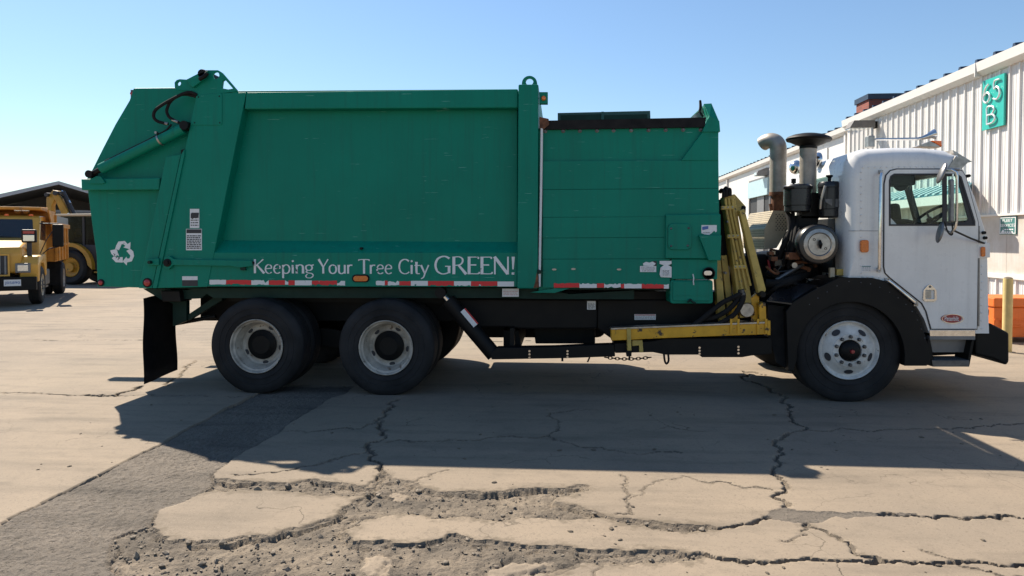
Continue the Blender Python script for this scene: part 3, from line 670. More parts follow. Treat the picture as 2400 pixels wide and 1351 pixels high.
# --- slogan
GL = {  # strokes: points and widths (start, end); x-height 0.62, cap height 1
 'K': (0.74, [([(0.10, 0), (0.10, 1)], .13, .13), ([(0.66, 1.0), (0.16, 0.52)], .07, .07), ([(0.24, 0.58), (0.72, 0.0)], .10, .15)]),
 'e': (0.56, [([(0.07, .33), (0.47, .36)], .06, .06), ([(0.46, .36), (0.44, .52), (0.28, .62), (0.12, .52), (0.06, .30), (0.12, .09), (0.28, 0.0), (0.47, .08)], .07, .08)]),
 'p': (0.62, [([(0.10, -.34), (0.10, .60)], .12, .12), ([(0.10, .48), (0.28, .61), (0.46, .54), (0.53, .31), (0.46, .08), (0.28, 0.0), (0.10, .08)], .07, .09)]),
 'i': (0.28, [([(0.12, 0), (0.12, .61)], .12, .13), ([(0.07, .84), (0.18, .90)], .11, .11)]),
 'n': (0.64, [([(0.10, 0), (0.10, .61)], .12, .12), ([(0.10, .46), (0.28, .61), (0.46, .56), (0.51, .40), (0.51, 0)], .07, .12)]),
 'g': (0.62, [([(0.28, .61), (0.10, .54), (0.06, .40), (0.12, .26), (0.27, .22), (0.42, .28), (0.47, .42), (0.41, .55), (0.28, .61)], .08, .08), ([(0.40, .57), (0.58, .61)], .06, .08), ([(0.18, .24), (0.09, .12), (0.20, .04), (0.44, .0), (0.53, -.14), (0.40, -.30), (0.16, -.30), (0.05, -.18), (0.16, -.04)], .08, .06)]),
 'Y': (0.72, [([(0.03, 1.0), (0.34, .46)], .15, .10), ([(0.69, 1.0), (0.36, .46)], .08, .07), ([(0.35, .48), (0.35, 0)], .12, .13)]),
 'o': (0.62, [([(0.29, .61), (0.11, .51), (0.06, .30), (0.12, .09), (0.29, 0), (0.47, .09), (0.53, .30), (0.47, .51), (0.29, .61)], .09, .09)]),
 'u': (0.64, [([(0.10, .61), (0.10, .20), (0.16, .04), (0.32, 0), (0.51, .14)], .12, .07), ([(0.51, .61), (0.51, 0)], .12, .12)]),
 'r': (0.46, [([(0.10, 0), (0.10, .61)], .12, .12), ([(0.10, .42), (0.22, .58), (0.40, .58)], .07, .12)]),
 'T': (0.70, [([(0.35, 0), (0.35, .97)], .13, .12), ([(0.03, .90), (0.05, .97), (0.65, .97), (0.67, .89)], .08, .08)]),
 'C': (0.78, [([(0.72, .86), (0.56, .97), (0.36, .97), (0.16, .82), (0.08, .50), (0.16, .17), (0.38, .02), (0.58, .03), (0.74, .14)], .10, .07)]),
 't': (0.42, [([(0.16, .82), (0.16, .16), (0.22, .03), (0.38, .03)], .12, .07), ([(0.03, .58), (0.38, .58)], .06, .06)]),
 'y': (0.58, [([(0.04, .61), (0.29, .02)], .13, .09), ([(0.54, .61), (0.30, .04), (0.20, -.22), (0.04, -.32)], .07, .07)]),
 'G': (0.88, [([(0.78, .87), (0.60, .98), (0.38, .97), (0.17, .82), (0.08, .50), (0.17, .17), (0.40, .02), (0.62, .04), (0.76, .12)], .10, .07), ([(0.76, .06), (0.76, .44)], .12, .12), ([(0.56, .44), (0.84, .44)], .05, .05)]),
 'R': (0.76, [([(0.12, 0), (0.12, .98)], .13, .13), ([(0.12, .95), (0.36, .97), (0.54, .87), (0.55, .68), (0.42, .53), (0.14, .49)], .07, .07), ([(0.36, .50), (0.74, 0.0)], .10, .14)]),
 'E': (0.64, [([(0.12, 0), (0.12, .98)], .13, .13), ([(0.12, .95), (0.56, .95), (0.57, .86)], .07, .06), ([(0.12, .52), (0.48, .52)], .06, .07), ([(0.12, .035), (0.58, .035), (0.62, .13)], .07, .06)]),
 'N': (0.88, [([(0.12, 0), (0.12, .98)], .07, .08), ([(0.10, .98), (0.76, 0.02)], .14, .14), ([(0.77, 0), (0.77, .98)], .08, .07)]),
 '!': (0.30, [([(0.15, .98), (0.14, .28)], .14, .06), ([(0.14, .11), (0.14, -.01)], .12, .12)]), ' ': (0.30, []),
}
def glyph_bm(ch, ox, oz, sx, sz, y):
    bm = bmesh.new(); lift = 0
    for pts, w0, w1 in GL[ch][1]:
        p = [Vector((a, b, 0)) for a, b in pts]
        if len(p) > 2: p = smooth_path(p, 4)
        n = len(p); L = []; Rr = []
        for i in range(n):
            t = (p[min(i + 1, n - 1)] - p[max(i - 1, 0)]).normalized(); nn = Vector((-t.y, t.x, 0)); f = i / (n - 1); w = (w0 + (w1 - w0) * f) / 2
            if n > 6: w *= 0.72 + 0.62 * abs(t.y)          # broad-nib contrast
            if n == 2 or i in (0, n - 1): w *= 1.12
            L.append(p[i] + nn * w); Rr.append(p[i] - nn * w)
        mk = lambda v: bm.verts.new((ox + v.x * sx, y - lift, oz + v.y * sz))
        A = [mk(v) for v in L]; B = [mk(v) for v in Rr]
        for i in range(n - 1): bm.faces.new((A[i], A[i + 1], B[i + 1], B[i]))
        lift += 0.0004
    return bm
def slogan(txt, x0, x1, ybase, ycap, s, m, parent):
    tot = sum(GL[c][0] for c in txt); a = W(x0, ybase, s); b = W(x1, ybase, s); sx = (b.x - a.x) / tot; sz = W(x0, ycap, s).z - a.z; ox = a.x
    for c in txt:
        if GL[c][1]: from_bm('letter', glyph_bm(c, ox, a.z, sx, sz, YS + s), m, parent)
        ox += GL[c][0] * sx
slogan('Keeping', 594, 737, 641, 608, -0.003, 'letter', body); slogan('Your', 746, 828, 641.5, 608, -0.003, 'letter_clean', body)
slogan('Tree', 841, 921, 642, 608, -0.003, 'letter', body); slogan('City', 933, 1006, 642.5, 608, -0.003, 'letter_clean', body); slogan('GREEN!', 1017, 1210, 643, 601, -0.003, 'letter_clean', body)
# --- reflective tape
def ragged(x0, x1, y0, y1, rt=0.0, rb=0.0, step=4):
    n = max(2, int((x1 - x0) / step)); top = [(x0 + (x1 - x0) * i / n, y0 + (random.random() ** 2) * rt) for i in range(n + 1)]
    bot = [(x0 + (x1 - x0) * i / n, y1 - (random.random() ** 2) * rb) for i in range(n + 1)][::-1]
    return top + bot
def tape(segs, ya, yb, s, parent):
    for x0, x1, c, rt, rb in segs:
        f = lambda x: ya[0] + (ya[1] - ya[0]) * (x - ya[2]) / (ya[3] - ya[2])
        y0 = f((x0 + x1) / 2); prism('reflective_tape', ragged(x0, x1 - 0.3, y0, y0 + yb, rt, rb), s - 0.003, s - 0.0008, 'tape_red' if c == 'r' else 'tape_white', parent)
tape([(491, 530, 'w', 1, 1), (530, 589, 'r', 1, 4), (589, 630, 'w', 9, 2), (630, 668, 'r', 1, 1), (668, 676, 'w', 4, 2), (676, 691, 'r', 1, 5), (691, 731, 'w', 0, 0), (731, 790, 'r', 1, 4), (790, 809, 'w', 8, 3)], (656, 658.5, 491, 809), 11.5, 0.0, body)
tape([(881, 902, 'w', 2, 2), (902, 909, 'r', 1, 5), (909, 936, 'w', 9, 2), (936, 963, 'r', 4, 1), (963, 1003, 'w', 0, 0), (1003, 1064, 'r', 0, 3), (1064, 1104, 'w', 0, 3), (1104, 1166, 'r', 0, 2), (1166, 1205, 'w', 0, 0)], (658, 660.5, 881, 1205), 11.5, 0.0, body)
mk_ = prism('marker_lamp_base', rrect(825, 644, 865, 662, 8), -0.016, -0.001, 'rubber', body); prism('marker_lamp_lens', rrect(828, 647, 862, 660, 6), -0.026, -0.016, 'amber_lens', mk_, bevel=0.003)
prism('sill_hole', circ(846, 583, 3, 12), -0.0, 0.06, 'black', body)
# --- hopper
HB = 0.03
hop = prism('hopper', [(1271, 303), (1652, 298), (1683, 309), (1686, 505), (1686, 607), (1574, 660), (1570, 675), (1334, 676), (1262, 688), (1262, 300)], HB, WID - 0.04, 'green', T, bevel=0.006)
for k, (ya, yb, yc, yd) in enumerate(((378.5, 376.5, 444.5, 441.5), (445.3, 442.3, 509.5, 507.5), (510.3, 508.3, 558, 556.5), (558.8, 557.3, 607.5, 606.5), (608.3, 607.3, 674.5, 674.5))):
    xr_ = 1684 if k < 2 else (1560 if k < 4 else 1570)
    prism('side_plank', [(1273, ya), (xr_, yb), (xr_, yd), (1272, yc)], -0.004 - 0.0006 * (k % 2), HB, 'green', hop, bevel=0.001)
prism('corner_gusset', [(1648, 308), (1684, 309), (1684, 376.5), (1597, 376.5)], -0.012, HB, 'green', hop, bevel=0.004)
prism('side_apron', [(1242, 686), (1300, 676.5), (1334, 676.5), (1300, 687)], -0.005, HB, 'green', hop)
band = prism('rubber_band', [(1280, 283), (1656, 275.5), (1651, 298), (1270, 304)], -0.012, 0.03, 'rubber', hop)
for x in (1278, 1320, 1359, 1399, 1438, 1479, 1520, 1560, 1601, 1642):
    lathe('bolt', [(0, -0.02), (0.013, -0.02), (0.013, -0.006), (0.022, -0.003), (0.022, 0.02)], W(x, 308 - (x - 1278) * 0.010, HB), 'steel_dark', hop, n=8)
lid = prism('hopper_lid', [(1307, 265), (1524, 260), (1525, 290), (1307, 290)], 0.5, 0.56, 'lid_green', hop, bevel=0.004)
for a, b in ((1314, 1409), (1416, 1517)): prism('lid_panel', [(a, 270.5), (b, 268), (b, 286), (a, 286)], 0.494, 0.499, 'green_dark', lid)
prism('lid_rib', [(1409.5, 262), (1415.5, 262), (1415.5, 288), (1409.5, 288)], 0.485, 0.499, 'lid_green', lid)
cap = wedge('hood_cap', [(1663, 272, -0.03), (1686, 284, -0.03), (1688, 309, -0.03), (1646, 309, -0.03)], [(1663, 272, 0.30, -0.03), (1686, 284, 0.30, -0.03), (1688, 309, 0.30, -0.03), (1646, 309, 0.30, -0.03)], 'green', hop)
wedge('hood_ridge', [(1656, 238, 0.10, -0.03), (1674, 237, 0.10, -0.03), (1686, 286, -0.028, -0.03), (1663, 273, -0.028, -0.03)], [(1658, 238, 0.18, -0.03), (1674, 237, 0.18, -0.03), (1686, 286, 0.30, -0.03), (1664, 273, 0.30, -0.03)], 'green', hop)
wedge('hood_deck', [(1658, 239, 0.19, -0.03), (1674, 238, 0.19, -0.03), (1686, 290, 0.31, -0.03), (1676, 290, 0.31, -0.03)], [(1658, 239, WID - 0.2, -0.03), (1674, 238, WID - 0.2, -0.03), (1686, 290, WID - 0.2, -0.03), (1676, 290, WID - 0.2, -0.03)], 'green', hop)
prism('hood_cheek', [(1620, 276), (1656, 246), (1650, 262), (1646, 276)], 0.20, 0.23, 'steel', hop)
tube('hood_strap', [W(1641, 236, 0.15), W(1642, 252, 0.13), W(1640, 262, 0.12), W(1648, 274, 0.10)], [0.012, 0.016, 0.012, 0.012], 'rubber', hop, n=6, curve=3)
bx_ = prism('side_box', [(1561, 503.5), (1689, 502), (1690, 607), (1560, 606)], -0.045, 0.028, 'green', hop, bevel=0.008)
hp = prism('hatch_cover', rrect(1566, 524, 1621, 586, 12), -0.062, -0.046, 'green', bx_, bevel=0.006)
rivets('hatch_bolts', [(1573, 536), (1614, 535), (1573, 577), (1612, 576)], -0.062, 0.013, 'steel_dark', hp)
prism('hatch_guard', [(1638, 552), (1691, 552), (1689, 611), (1661, 611)], -0.10, -0.046, 'green', bx_, bevel=0.006)
lw = prism('lamp_panel', [(1574, 608), (1682, 608), (1681, 655), (1574, 655)], -0.02, 0.028, 'green', hop, bevel=0.006)
wl = lathe('work_lamp', [(0.0, 0), (0.062, 0), (0.066, -0.03), (0.055, -0.035), (0.05, -0.02)], W(1660, 641, -0.02), 'black', lw, n=24)
prism('work_lamp_glass', rrect(1650, 635, 1669, 646, 5), -0.05, -0.045, 'lens_clear', wl, bevel=0.002)
tbx = prism('toolbox', rrect(1571, 657, 1671, 712, 6), -0.01, 0.30, 'green', hop, bevel=0.008)
prism('toolbox_door', rrect(1577, 660, 1666, 706, 5), -0.022, -0.011, 'green', tbx, bevel=0.006)
pbox('door_crease', 1580, 692, 1664, 693.5, -0.026, -0.0225, 'green', tbx)
tube('toolbox_latch', [W(1612, 709, -0.03), W(1618, 703, -0.04), W(1624, 709, -0.04), W(1630, 711, -0.03)], 0.012, 'green_dark', tbx, curve=3)
tube('latch_cord', [W(1624, 643, -0.03), W(1626, 652, -0.04), W(1625, 660, -0.04), W(1626, 668, -0.03)], 0.006, 'decal', lw, n=6)
tape([(1298, 1358, 'r', 2, 1), (1358, 1399, 'w', 3, 0), (1399, 1416, 'r', 1, 2), (1416, 1455, 'w', 5, 4), (1455, 1463, 'r', 4, 0), (1463, 1504, 'w', 3, 0), (1504, 1556, 'r', 3, 1), (1556, 1568, 'w', 3, 0)], (663.5, 666, 1298, 1568), 11, -0.008, hop)
c1 = prism('company_sticker', [(1644, 528), (1680, 528), (1680, 543), (1677, 545), (1674, 541), (1668, 547), (1662, 551), (1652, 550), (1644, 547)], -0.0475, -0.0455, 'decal', bx_)
prism('sticker_flag', [(1646, 532), (1660, 530), (1660, 537), (1646, 540)], -0.0495, -0.048, 'ink_blue', c1); ptext('print', 'NATIONWIDE', 1648, 544.5, 1664, 547, -0.049, 'ink', c1)
c2 = pbox('warning_sticker', 1500, 624, 1538, 638, -0.0115, -0.0085, 'decal', hop)
for k, t_ in enumerate(('STAY CLEAR AT ALL', 'TIMES WHEN CONTAINER', 'IS OFF GROUND')): ptext('print', t_, 1503 + (2 if k == 2 else 0), 625.6 + 4 * k, 1535 - (2 if k == 2 else 0), 628.4 + 4 * k, -0.0122, 'ink', c2)
prism('warning_sticker', [(1507, 618), (1514, 614), (1522, 616), (1528, 614), (1538, 613), (1538, 620), (1530, 624), (1508, 623)], -0.0115, -0.0085, 'decal', hop); prism('sticker_corner', [(1529, 613), (1539, 612), (1539, 624), (1533, 624), (1537, 618)], -0.0135, -0.0118, 'ink', hop)
c3 = prism('worn_sticker', [(1546, 612), (1574, 612), (1574, 619), (1566, 622), (1574, 626), (1574, 651), (1549, 650), (1546, 644), (1548, 628), (1556, 622), (1546, 619)], -0.0245, -0.0206, 'decal', hop)
decal('sticker_print', 1551, 628, 1571, 648, -0.026, c3, 5)
for x, y in ((1344, 631), (1451, 632), (1299, 632)): prism('bolt_plate', circ(x, y, 5.5, 12, 2.4), -0.014, -0.008, 'steel', hop)
# --- under-body
und = prism('sub_frame', [(436, 676), (1260, 676), (1335, 690), (1486, 681), (1486, 702), (1250, 701), (1180, 699), (500, 699), (486, 690)], 0.16, 0.34, 'green_dark', T)
prism('sub_frame', [(436, 676), (1260, 676), (1335, 690), (1486, 681), (1486, 702), (1250, 701), (1180, 699), (500, 699), (486, 690)], WID - 0.34, WID - 0.16, 'green_dark', T, )
pbox('hopper_floor', 1262, 684, 1684, 704, 0.36, WID - 0.2, 'black', T)
pbox('body_floor', 400, 672, 1560, 680, 0.2, WID - 0.2, 'green_dark', T)
for s0 in (0.72, 1.60): pbox('frame_rail', 470, 690, 2290, 752, s0, s0 + 0.10, 'black', T)
prism('tank_box', [(1050, 700), (1400, 702), (1400, 772), (1225, 772), (1190, 768), (1100, 768)], 0.34, 0.70, 'black', T, bevel=0.02)
prism('valve_box', [(1400, 702), (1690, 702), (1690, 800), (1450, 806), (1400, 772)], 0.34, 0.70, 'black', T, bevel=0.02)
decal('info_sticker', 1376, 706, 1396, 726, 0.337, T, 6); decal('info_sticker', 1487, 737, 1537, 750, 0.337, T, 3, head='ink_red', mat_='decal')
prism('fuel_tank', rrect(1100, 704, 1420, 792, 20), 1.75, 2.38, 'black', T, bevel=0.02)
cy0, cy1 = W(1036, 688, 0.12), W(1158, 832, 0.12); dv = (cy1 - cy0).normalized()
tube('diagonal_cylinder', [cy0 + dv * 0.10, cy1], 0.085, 'black', T, n=20); tube('cylinder_rod', [cy0, cy0 + dv * 0.12], 0.035, 'chrome', T); lathe('cylinder_eye', [(0, -0.06), (0.06, -0.06), (0.06, 0.1), (0, 0.1)], W(1034, 686, 0.12), 'black', T, n=16)
nv = Vector((dv.z, 0, -dv.x)); 
if nv.x < 0: nv = -nv
pc = W(1099, 746, 0.03); hx = dv * 0.11; hy = nv * 0.026; off = Vector((0, -0.002, 0))
from_bm('cylinder_sticker', bm_prism([pc - hx - hy + off, pc + hx - hy + off, pc + hx + hy + off, pc - hx + hy + off], (0, 0.006, 0)), 'decal', T)
from_bm('sticker_band', bm_prism([pc - hx + hy + off, pc + hx + hy + off, pc + hx + hy * 1.6 + off, pc - hx + hy * 1.6 + off], (0, 0.006, 0)), 'ink_red', T)
rl = prism('lower_rail', [(1150, 826), (1165, 816), (1300, 814), (1380, 810), (1440, 808), (1442, 836), (1330, 840), (1168, 843), (1152, 843)], 0.03, 0.18, 'black', T, bevel=0.006)
for x, ys in ((1241, (823, 830.5, 838)), (1330, (823, 830, 837)), (1639, (815, 822, 829)), (1730, (813, 820, 828))):
    for y in ys: lathe('rail_bolt', [(0, -0.014), (0.012, -0.014), (0.014, 0.0)], W(x, y, 0.03 if x < 1400 else 0.02), 'chrome', rl, n=8)
prism('slide_beam', [(1440, 806), (1530, 800), (1560, 794), (1808, 793), (1810, 830), (1762, 834), (1740, 838), (1645, 838), (1640, 832), (1560, 832), (1530, 826), (1442, 828)], 0.02, 0.40, 'black', T, bevel=0.006)
tube('strap_loop', [W(1556, 830, 0.02), W(1558, 846, 0.02), W(1562, 853, 0.02), W(1567, 846, 0.02), W(1566, 830, 0.02)], 0.011, 'rubber', T, n=6, curve=3)
tube('drain_stub', [W(1318, 838, 0.05), W(1318, 847, 0.05)], 0.012, 'black', T, n=6); tube('drain_stub', [W(1382, 838, 0.05), W(1377, 849, 0.05)], 0.009, 'black', T, n=6)
ch = [W(1418 + 107 * k / 13, 838 + 4 * math.sin(math.pi * k / 13), 0.03) for k in range(14)]
for k in range(13):
    c = (ch[k] + ch[k + 1]) / 2; dd = (ch[k + 1] - ch[k]).normalized(); up = Vector((0, 0, 1)) if k % 2 else Vector((0, 1, 0)); up = (up - dd * up.dot(dd)).normalized()
    tube('chain_link', [c + dd * 0.026 * math.cos(2 * math.pi * j / 10) + up * 0.015 * math.sin(2 * math.pi * j / 10) for j in range(11)], 0.005, 'black', T, n=6)
prism('cross_beam', [(1180, 775), (1215, 775), (1222, 812), (1180, 815)], 0.5, 1.9, 'black', T); prism('rear_hanger', [(1195, 770), (1205, 770), (1205, 812), (1195, 812)], 0.2, 0.4, 'black', T)
prism('battery_box', [(1250, 768), (1395, 768), (1395, 806), (1255, 806)], 0.75, 1.5, 'black', T, bevel=0.01)
# rear hangers, mud flaps
prism('rear_bracket', [(374, 700), (437, 700), (437, 752), (410, 764), (405, 764), (405, 712)], 0.35, 0.42, 'green_dark', T); prism('rear_brace', [(430, 745), (505, 695), (520, 695), (520, 704), (440, 752)], 0.38, 0.46, 'green_dark', T)
prism('rear_plate', [(335, 677), (500, 677), (470, 700), (380, 704)], 0.20, 0.5, 'green_dark', T); tube('flap_rod', [W(404, 760, 0.5), W(506, 742, 0.5)], 0.025, 'black', T)
prism('hanger_block', [(376, 682), (420, 682), (424, 708), (380, 708)], 0.12, 0.36, 'black', T, bevel=0.01)
bmf = bmesh.new(); fx = X(332); rows = []
for k in range(11):
    z = Z(332, 700) + (Z(332, 902) - Z(332, 700)) * k / 10; rows.append([bmf.verts.new((fx + 0.006 * math.sin(k * 0.9) + 0.006 * math.cos(j * 2.1 + k * 0.4), YS + 0.01 + 0.66 * j / 4, z + 0.01 * j)) for j in range(5)])
for a, b in zip(rows, rows[1:]):
    for j in range(4): bmf.faces.new((a[j], a[j + 1], b[j + 1], b[j]))
bmesh.ops.solidify(bmf, geom=bmf.faces[:], thickness=0.012); from_bm('mud_flap', bmf, 'rubber', T, smooth=True)
box('mud_flap', (fx - 0.006, YS + WID - 0.67, Z(332, 902)), (fx + 0.006, YS + WID - 0.01, Z(332, 705)), 'rubber', T)
# --- wheels
def tyre_profile(Rt, ri, w):
    p = [(ri, 0.035), (ri + 0.02, 0.004), (ri + 0.06, -0.006), (ri + 0.064, -0.011), (ri + 0.072, -0.011), (ri + 0.076, -0.007), (Rt * 0.80, -0.009), (Rt * 0.806, -0.013), (Rt * 0.82, -0.013), (Rt * 0.826, -0.009), (Rt * 0.88, -0.010), (Rt * 0.915, 0.0), (Rt * 0.95, 0.008), (Rt * 0.978, 0.02), (Rt * 0.995, 0.035)]
    for k in range(4):
        a = 0.05 + (w - 0.10) * (k + 0.5) / 4 - 0.008; p += [(Rt, a - 0.014), (Rt, a), (Rt - 0.012, a + 0.003), (Rt - 0.012, a + 0.013), (Rt, a + 0.016)]
    return p + [(Rt * 0.995, w - 0.035), (Rt * 0.978, w - 0.02), (Rt * 0.90, w + 0.005), (ri + 0.05, w + 0.004), (ri, w - 0.03)]
def flat_tyre(name, prof, c, m, parent, ax, n):
    bm = bm_lathe([(r_ * 1.0 + (0.013 if r_ > 0.45 else 0), a_) for r_, a_ in prof], c, ax, n)
    for v in bm.verts:
        if v.co.z < 0.10: v.co.y -= ax[1] * (0.016 if abs((v.co.y - c.y) * ax[1]) < 0.06 else -0.016) * (1 - max(v.co.z, 0) / 0.10)
        if v.co.z < 0.0: v.co.z = 0.0
    return from_bm(name, bm, m, parent, auto=True)
def wheel_rear(cx, near, Rt=0.520):
    d = 1 if near else -1; y0 = YS + (0.0 if near else WID); c = Vector((cx, y0, Rt)); ax = (0, d, 0)
    w = lathe('wheel', [(0.0, 0.115), (0.10, 0.115), (0.125, 0.135), (0.165, 0.15), (0.165, 0.30), (0.0, 0.30)], c, 'black', T, ax, 40, label='rear dual wheel with dark recessed hub')  # hub coloured black for the shade deep inside the wheel
    flat_tyre('tyre', tyre_profile(Rt, 0.292, 0.27), c, 'tyre', w, ax, 72); flat_tyre('tyre', tyre_profile(Rt, 0.292, 0.27), c + Vector((0, d * 0.33, 0)), 'tyre', w, ax, 56)
    lathe('rim', [(0.292, 0.04), (0.302, -0.002), (0.296, -0.010), (0.288, -0.004), (0.280, 0.028), (0.262, 0.040), (0.258, 0.085), (0.240, 0.110), (0.228, 0.165), (0.205, 0.178), (0.176, 0.168), (0.168, 0.155), (0.160, 0.20)], c, 'rim_dirty', w, ax, 56)
    for k in range(5):
        a = R(-82 + 72 * k); cc_ = c + Vector((0.206 * math.cos(a), d * 0.172, 0.206 * math.sin(a))); bm = bmesh.new()
        vs_ = [bm.verts.new(cc_ + Vector((math.cos(t) * -math.sin(a) * 0.032 + math.sin(t) * math.cos(a) * 0.021, 0, math.cos(t) * math.cos(a) * 0.032 + math.sin(t) * math.sin(a) * 0.021))) for t in [2 * math.pi * q_ / 18 for q_ in range(18)]]
        f = bm.faces.new(vs_); r_ = bmesh.ops.extrude_face_region(bm, geom=[f]); bmesh.ops.translate(bm, verts=[v for v in r_['geom'] if isinstance(v, bmesh.types.BMVert)], vec=(0, d * 0.03, 0)); bmesh.ops.translate(bm, verts=bm.verts, vec=(0, -d * 0.002, 0)); from_bm('hand_hole', bm, 'ink', w)
for px in (598.5, 903): wheel_rear(X(px), True); wheel_rear(X(px), False)
def wheel_front(cx, near, Rt=0.543):
    d = 1 if near else -1; y0 = YS + (0.04 if near else WID - 0.04); c = Vector((cx, y0, Rt)); ax = (0, d, 0)
    w = lathe('wheel', [(0.0, -0.085), (0.035, -0.085), (0.075, -0.075), (0.10, -0.05), (0.112, -0.02), (0.118, 0.05), (0, 0.05)], c, 'black', T, ax, 36, label='front wheel with white rim and black hub')
    lathe('hub_cap', [(0, -0.108), (0.018, -0.107), (0.022, -0.095), (0.022, -0.08)], c, 'emblem', w, ax, 16)
    flat_tyre('tyre', tyre_profile(Rt, 0.298, 0.40), c, 'tyre', w, ax, 72)
    lathe('rim', [(0.298, 0.04), (0.310, -0.004), (0.304, -0.014), (0.294, -0.006), (0.280, 0.022), (0.262, 0.026), (0.235, 0.006), (0.200, -0.018), (0.176, -0.028), (0.172, -0.036), (0.118, -0.036), (0.112, -0.02)], c, 'rim_white', w, ax, 60)
    for k in range(10):
        a = 2 * math.pi * k / 10 + 0.31; n_ = c + Vector((0.147 * math.cos(a), 0, 0.147 * math.sin(a))); lathe('lug_nut', [(0, -0.070), (0.013, -0.068), (0.019, -0.058), (0.021, -0.036)], n_, 'steel_dark', w, ax, 6)
    for k in range(5):
        a = R(90 + 36 + 72 * k); cc_ = c + Vector((0.226 * math.cos(a), 0, 0.226 * math.sin(a))); bm = bmesh.new(); ring = []
        sl = 0.024 / 0.035                       # holes lie on the slope of the rim
        vs_ = []
        for q_ in range(20):
            t = 2 * math.pi * q_ / 20; rad = math.sin(t) * 0.025; tan_ = math.cos(t) * 0.045
            vs_.append(bm.verts.new(cc_ + Vector((math.cos(a) * rad - math.sin(a) * tan_, d * (-0.004 + rad * sl - 0.0035), math.sin(a) * rad + math.cos(a) * tan_))))
        f = bm.faces.new(vs_); r_ = bmesh.ops.extrude_face_region(bm, geom=[f]); bmesh.ops.translate(bm, verts=[v for v in r_['geom'] if isinstance(v, bmesh.types.BMVert)], vec=(0, d * 0.03, 0)); from_bm('hand_hole', bm, 'ink', w)
wheel_front(X(1992, 0.04), True); wheel_front(X(1992, 0.04), False)
for px in (598.5, 903): box('axle', (X(px) - 0.07, YS + 0.3, 0.45), (X(px) + 0.07, YS + WID - 0.3, 0.59), 'black', T)
box('axle', (X(1992) - 0.06, YS + 0.3, 0.42), (X(1992) + 0.06, YS + WID - 0.3, 0.54), 'black', T)
prism('suspension_beam', [(560, 800), (760, 770), (950, 800), (950, 830), (760, 812), (560, 830)], 0.62, 0.70, 'black', T); prism('suspension_beam', [(560, 800), (760, 770), (950, 800), (950, 830), (760, 812), (560, 830)], 1.74, 1.82, 'black', T)
prism('inner_fender', [(500, 699), (1180, 699), (1150, 745), (1060, 712), (500, 706)], 0.5, 0.72, 'black', T)
# --- side loading arm
arm = prism('arm_mast', [(1698, 462), (1722, 456), (1768, 742), (1735, 746)], 0.10, 0.30, 'yellow_pale', T, bevel=0.006)
prism('arm_side_beam', [(1733, 494), (1745, 490), (1796, 680), (1790, 690), (1778, 688)], 0.02, 0.12, 'yellow_pale', arm, bevel=0.008)
prism('arm_rear_beam', [(1672, 560), (1684, 556), (1703, 752), (1690, 757), (1683, 740)], 0.16, 0.28, 'yellow_pale', arm, bevel=0.006)
prism('arm_rear_beam', [(1690, 600), (1704, 598), (1722, 750), (1708, 754)], 0.22, 0.34, 'yellow_pale', arm, bevel=0.006)
prism('arm_inner_plate', [(1684, 470), (1700, 462), (1712, 620), (1690, 640)], 0.30, 0.36, 'black', arm)
for k, (xa, xb) in enumerate(((1701, 1741), (1709, 1750), (1717, 1759))): tube('hydraulic_pipe', [W(xa - 1, 466, 0.08), W(xa + 3, 500, 0.08), W((xa + xb) / 2, 585, 0.08), W(xb, 690 - 10 * k, 0.08)], 0.013, 'yellow_pale', arm, n=8)
for x0, x1, y in ((1691, 1721, 487), (1705, 1733, 554), (1720, 1748, 626)):
    c_ = prism('pipe_clamp', [(x0, y - 4), (x1, y - 5), (x1, y + 4), (x0, y + 5)], 0.055, 0.10, 'yellow_pale', arm, bevel=0.003); rivets('clamp_bolts', lerp_pts((x0 + 4, y), (x1 - 4, y - 1), 3), 0.055, 0.010, 'steel', c_)
prism('arm_head', [(1708, 460), (1722, 455), (1748, 484), (1748, 498), (1740, 506), (1724, 508), (1716, 480)], 0.28, 0.44, 'yellow_pale', arm, bevel=0.01)
prism('head_pad', [(1740, 482), (1749, 484), (1748, 500), (1736, 506), (1736, 496)], 0.26, 0.46, 'rubber', arm, bevel=0.008)
for a in ((1687, 446, 1696, 464), (1697, 441, 1703, 462), (1705, 444, 1711, 460)): tube('hose_elbow', [W(a[0], a[1] + 6, 0.12), W(a[0] + 4, a[1], 0.10), W(a[2], a[1] + 4, 0.08), W(a[2], a[3], 0.08)], 0.020, 'black', arm, n=8, curve=3)
lathe('arm_pivot', [(0, -0.02), (0.07, -0.02), (0.078, 0.0), (0.078, 0.24)], W(1750, 727, 0.08), 'steel', arm, n=28)
prism('pivot_post', [(1715, 716), (1727, 712), (1731, 778), (1714, 779)], 0.04, 0.16, 'yellow', arm, bevel=0.005)
prism('pivot_post', [(1779, 712), (1795, 710), (1797, 780), (1781, 782)], 0.0, 0.16, 'yellow', arm, bevel=0.005)
prism('pivot_gusset', [(1760, 700), (1778, 684), (1782, 760), (1766, 770)], 0.10, 0.16, 'yellow', arm)
lathe('pivot_cap', [(0, -0.04), (0.03, -0.04), (0.036, 0), (0.036, 0.2)], W(1786, 690, 0.02), 'black', arm, n=16)
rail = prism('arm_rail', [(1432, 773), (1560, 768), (1801, 758), (1802, 784), (1560, 793), (1433, 799)], -0.02, 0.10, 'yellow', arm, bevel=0.006)
prism('rail_top_plate', [(1432, 769.5), (1801, 754.5), (1801, 758), (1432, 773)], -0.03, 0.12, 'steel', rail)
pbox('rail_end', 1799, 752, 1806, 786, -0.035, 0.12, 'yellow', rail, bevel=0.004)
for x in (1714, 1731, 1777, 1796): prism('rail_lug', [(x - 2.5, 748), (x + 2.5, 748), (x + 2.5, 783), (x - 2.5, 783)], -0.035, -0.02, 'yellow', rail)
